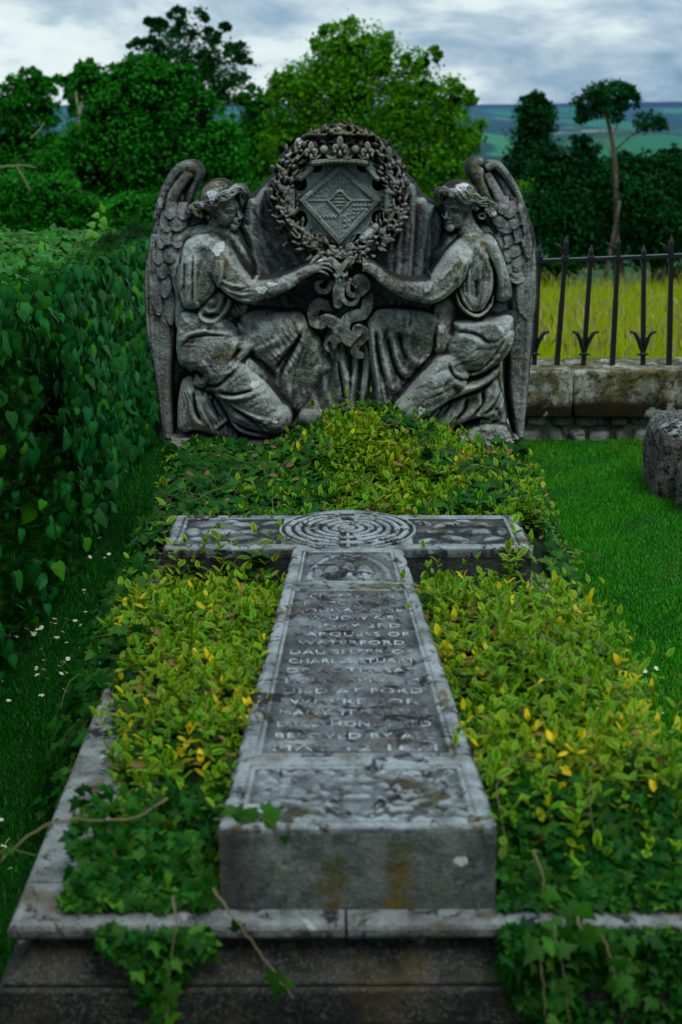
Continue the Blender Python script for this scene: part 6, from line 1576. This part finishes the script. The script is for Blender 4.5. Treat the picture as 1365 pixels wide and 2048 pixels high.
tree('broadleaf_tree', 'slender tree with a pale forked trunk between the left trees', 'tree', 44,
     [(180,150,26,24),(160,185,22,26),(200,190,30,26),(170,240,26,36),(150,320,40,50),(130,160,16,12),(120,350,50,50)], 5000, .15, GR['shade'], [([(172,300,-1.0),(170,240,-1.0),(176,190,-.7),(180,170,-.5)], .07, .03, 1), ([(172,235,-1.0),(162,200,-.7),(158,180,-.5)], .04, .02, 1)], core=.6)
tree('broadleaf_tree', 'broad light green chestnut-like tree rising behind the wreath', 'tree', 42,
     [(700,110,70,55),(680,85,45,30),(760,130,60,50),(640,160,55,50),(845,125,35,26),(600,175,45,40),(850,180,60,40),(910,200,32,26),(700,200,110,70),(800,230,90,60),(890,260,60,50),(620,240,70,50),(700,310,130,70),(830,330,90,70),(900,330,50,60),(580,300,50,50),(930,290,26,26),(780,430,120,60),(600,400,90,60),(560,190,20,16),(880,410,50,50)], 30000, .15, GR['bright'],
     [([(720,640,.5),(715,400),(712,260),(700,150)], .4, .12, 0), ([(714,350),(780,250),(830,180)], .15, .05, 0), ([(714,330),(640,240),(610,190)], .15, .05, 0)], core=.42, clump=24, spread=.24)
tree('broadleaf_tree', 'smaller bushy green tree between the two big rounded crowns', 'tree', 45,
     [(520,220,34,36),(500,270,40,50),(530,330,60,60),(560,260,24,30),(500,400,70,70),(485,205,14,12),(540,205,14,12)], 7000, .14, GR['mid'], [([(520,560,.5),(520,260)], .2, .1, 0)], core=.62)
tree('conifer', 'dark column-shaped conifer right of the monument', 'tree', 60,
     [(1068,220,30,30),(1070,250,40,40),(1066,300,46,46),(1064,350,50,50),(1060,215,22,22),(1085,212,22,20),(1068,400,56,60)], 8000, .16, GR['blue'], [([(1066,560,.5),(1066,260)], .3, .1, 0)], core=.8, spread=.16)
tree('pine_tree', 'bare-trunked pine with flat dark tufts at its top at upper right', 'tree', 34.4,
     [(1220,186,50,18),(1185,203,36,14),(1255,205,24,10),(1180,225,26,10),(1245,182,26,12),(1262,190,16,7),(1215,215,34,14),(1300,245,28,16),(1320,252,12,9),(1172,232,18,7),(1160,240,12,5),(1230,235,20,8),(1180,190,12,6),(1240,172,20,8),(1270,196,8,4),(1205,178,20,8)], 6500, .085, GR['blue'],
     [([(1240,600,.4),(1236,480,.2),(1232,380),(1228,300),(1216,240),(1208,200)], .085, .035, 0), ([(1230,300),(1262,272),(1290,258),(1310,250)], .032, .015, 0), ([(1228,310),(1208,280),(1200,260)], .03, .012, 1), ([(1220,260),(1212,235),(1200,220)], .045, .02, 1), ([(1234,400,-.4),(1205,560,-.3)], .03, .05, 0), ([(1222,290),(1232,262),(1238,235)], .04, .02, 1)], core=None, clump=18, spread=.30, sq=1.1)
tree('conifer', 'wide spreading dark cedar mass behind the railing', 'tree', 35.2,
     [(1120,330,50,36),(1165,305,34,26),(1080,420,60,50),(1160,380,80,50),(1300,330,50,26),(1340,360,50,40),(1250,400,110,70),(1130,450,90,60),(1320,440,70,60),(1180,480,80,50),(1290,490,50,40),(1350,305,24,16),(1262,330,34,18),(1100,360,34,26),(1380,420,50,90)], 20000, .13, GR['blue'], [([(1238,602,-.2),(1234,480,.1),(1230,380,.2)], .17, .10, 0), ([(1330,590,.5),(1330,440,.5)], .3, .2, 0), ([(1060,600,.5),(1060,440,.5)], .3, .2, 0)], core=.6, spread=.24)
tree('shrub', 'bright yellow-green bush just right of the wing against the dark trees', 'shrub', 37,
     [(1085,375,34,16),(1070,400,40,30),(1100,395,24,18)], 2600, .13, GR['bright'], None, core=.6, group='bushes beyond the churchyard')
tree('shrub', 'light green bush at the right edge behind the railing', 'shrub', 35.5,
     [(1350,410,24,34),(1375,450,46,50),(1345,490,24,30),(1355,560,30,24)], 3200, .12, GR['mid'], None, core=.6, group='bushes beyond the churchyard')
tree('shrub', 'low green bushes along the far side of the meadow', 'shrub', 35,
     [(1090,545,60,26),(1040,550,50,30),(1130,520,40,22),(1010,500,40,50)], 3600, .12, GR['mid'], None, core=.7, group='bushes beyond the churchyard')
tree('shrub', 'dark thicket behind the left end of the hedge with fallen pale boughs', 'shrub', 30,
     [(30,400,60,50),(110,400,60,45),(170,430,50,40),(60,450,90,40),(230,450,60,35),(0,450,60,50),(120,440,70,40)], 9000, .11, GR['shade'],
     [([(-10,338,-1.2),(30,330,-1.2),(70,327,-1.2),(95,332,-1.1)], .022, .01, 1), ([(60,330,-1.2),(72,352,-1.2),(84,380,-1.1)], .018, .01, 1), ([(26,332,-1.2),(24,352,-1.2),(18,372,-1.2)], .012, .008, 1), ([(85,275,-1.2),(100,262,-1.2),(112,245,-1.2)], .016, .01, 1)], core=.74, group='bushes beyond the churchyard')
tree('shrub', 'dark undergrowth between the hedge and the left angel', 'shrub', 28,
     [(330,440,80,50),(430,450,70,60),(520,470,70,60),(260,430,50,40),(600,480,80,60)], 8000, .11, GR['shade'], None, core=.78, group='bushes beyond the churchyard')
tree('woodland', '', '', 130,
     [(x, y, 60, 36) for x, y in ((-20,330),(60,330),(150,340),(260,330),(560,340),(940,370),(1010,360),(1090,355),(1150,365),(1240,355),(1340,350),(1400,350),(440,340),(350,340),(720,350),(820,350),(640,340))], 24000, .5, GR['dark'], None, core=.8, group=None)
o = bpy.data.objects['woodland']; tag(o, 'continuous belt of dark woodland in the valley below the hills', 'woodland')
# ------------------------------------------------------------------ sky, sun, camera
def world():
    w = bpy.data.worlds.new('World'); scene.world = w; w.use_nodes = True; nt = w.node_tree; n = nt.nodes; L = nt.links.new
    bg = n['Background']; bg.inputs[1].default_value = .10
    sky = n.new('ShaderNodeTexSky'); sky.sky_type = 'NISHITA'; sky.sun_disc = False; sky.sun_elevation = R(58); sky.sun_rotation = R(150)
    sky.dust_density = 2; sky.altitude = 100
    tc = n.new('ShaderNodeTexCoord')
    def mp(sc, loc=(0,0,0)):
        m = n.new('ShaderNodeMapping'); m.inputs['Scale'].default_value = sc; m.inputs['Location'].default_value = loc; L(tc.outputs['Generated'], m.inputs[0]); return m.outputs[0]
    def noise(v, s, d=8, r=.55, di=0):
        x = n.new('ShaderNodeTexNoise'); x.inputs['Scale'].default_value = s; x.inputs['Detail'].default_value = d; x.inputs['Roughness'].default_value = r; x.inputs['Distortion'].default_value = di; L(v, x.inputs['Vector']); return x.outputs['Fac']
    def ramp(v, st):
        x = n.new('ShaderNodeValToRGB'); e = x.color_ramp.elements
        while len(e) < len(st): e.new(.5)
        for k, (p, c) in zip(e, st): k.position = p; k.color = tuple(c)+(1,)
        L(v, x.inputs[0]); return x.outputs[0]
    def mix(f, a, b, mode='MIX'):
        x = n.new('ShaderNodeMix'); x.data_type = 'RGBA'; x.blend_type = mode
        for i, v in ((0, f), (6, a), (7, b)):
            if isinstance(v, (int, float)): x.inputs[i].default_value = v
            elif isinstance(v, tuple): x.inputs[i].default_value = v+(1,)
            else: L(v, x.inputs[i])
        return x.outputs[2]
    def mth(op, a, b=0):
        x = n.new('ShaderNodeMath'); x.operation = op
        for i, v in ((0, a), (1, b)):
            if isinstance(v, (int, float)): x.inputs[i].default_value = v
            else: L(v, x.inputs[i])
        return x.outputs[0]
    # layered stratocumulus: flattened noise in the direction of view
    c1 = noise(mp((6, 6, 15), WLOC), 1.0, 9, .55, .5)
    c2 = noise(mp((16, 16, 48), (2, 1, 5)), 1.0, 8, .6, .3)
    f = mth('ADD', mth('MULTIPLY', c1, .72), mth('MULTIPLY', c2, .28))
    cl = ramp(f, [(.34, (1.4, 2.9, 4.4)), (.44, (3.0, 4.5, 6.0)), (.50, (4.7, 6.1, 7.2)), (.56, (7.6, 8.9, 9.2)), (.66, (9.2, 10, 9.9))])
    sep = n.new('ShaderNodeSeparateXYZ'); L(tc.outputs['Generated'], sep.inputs[0])
    # overcast dome: brightest overhead
    el = n.new('ShaderNodeMapRange'); L(sep.outputs[2], el.inputs[0]); el.inputs[1].default_value = .12; el.inputs[2].default_value = .9; el.inputs[3].default_value = 1.0; el.inputs[4].default_value = ZEN
    ov = mix(1.0, cl, el.outputs[0], 'MULTIPLY')
    out = mix(.93, sky.outputs[0], ov)
    # unseen sky behind the viewer dimmed to keep front faces dark
    by = n.new('ShaderNodeMapRange'); L(sep.outputs[1], by.inputs[0]); by.inputs[1].default_value = -.7; by.inputs[2].default_value = .1; by.inputs[3].default_value = BACKD; by.inputs[4].default_value = 1
    up = n.new('ShaderNodeMapRange'); L(sep.outputs[2], up.inputs[0]); up.inputs[1].default_value = .2; up.inputs[2].default_value = .8; up.inputs[3].default_value = 0; up.inputs[4].default_value = 1
    fac = mth('MAXIMUM', by.outputs[0], up.outputs[0])
    out = mix(1.0, out, fac, 'MULTIPLY')
    L(out, bg.inputs[0])
WLOC = (.3, .4, .2); ZEN = 2.1; BACKD = .45
world()
sl = bpy.data.lights.new('sun', 'SUN'); sl.energy = 1.5; sl.angle = R(20); sl.color = (1, .97, .9)
so = bpy.data.objects.new('sun', sl); COL.objects.link(so)
_e, _a = R(58), R(150)     # sun direction matches the sky texture
so.rotation_euler = Vector((math.sin(_a)*math.cos(_e), math.cos(_a)*math.cos(_e), math.sin(_e))).to_track_quat('Z', 'Y').to_euler()
cam = bpy.data.cameras.new('camera'); co = bpy.data.objects.new('camera', cam); COL.objects.link(co); scene.camera = co
co.location = (0, 0, CAMZ); co.rotation_euler = (math.pi/2-PITCH, 0, -YAW)
cam.sensor_fit = 'VERTICAL'; cam.sensor_height = 36; cam.lens = 36*F/2048; cam.clip_end = 20000; cam.clip_start = .05
cam.dof.use_dof = True; cam.dof.focus_distance = 5.0; cam.dof.aperture_fstop = 3.8; cam.dof.aperture_blades = 7
scene.view_settings.view_transform = 'Standard'; scene.view_settings.look = 'None'; scene.view_settings.exposure = 0
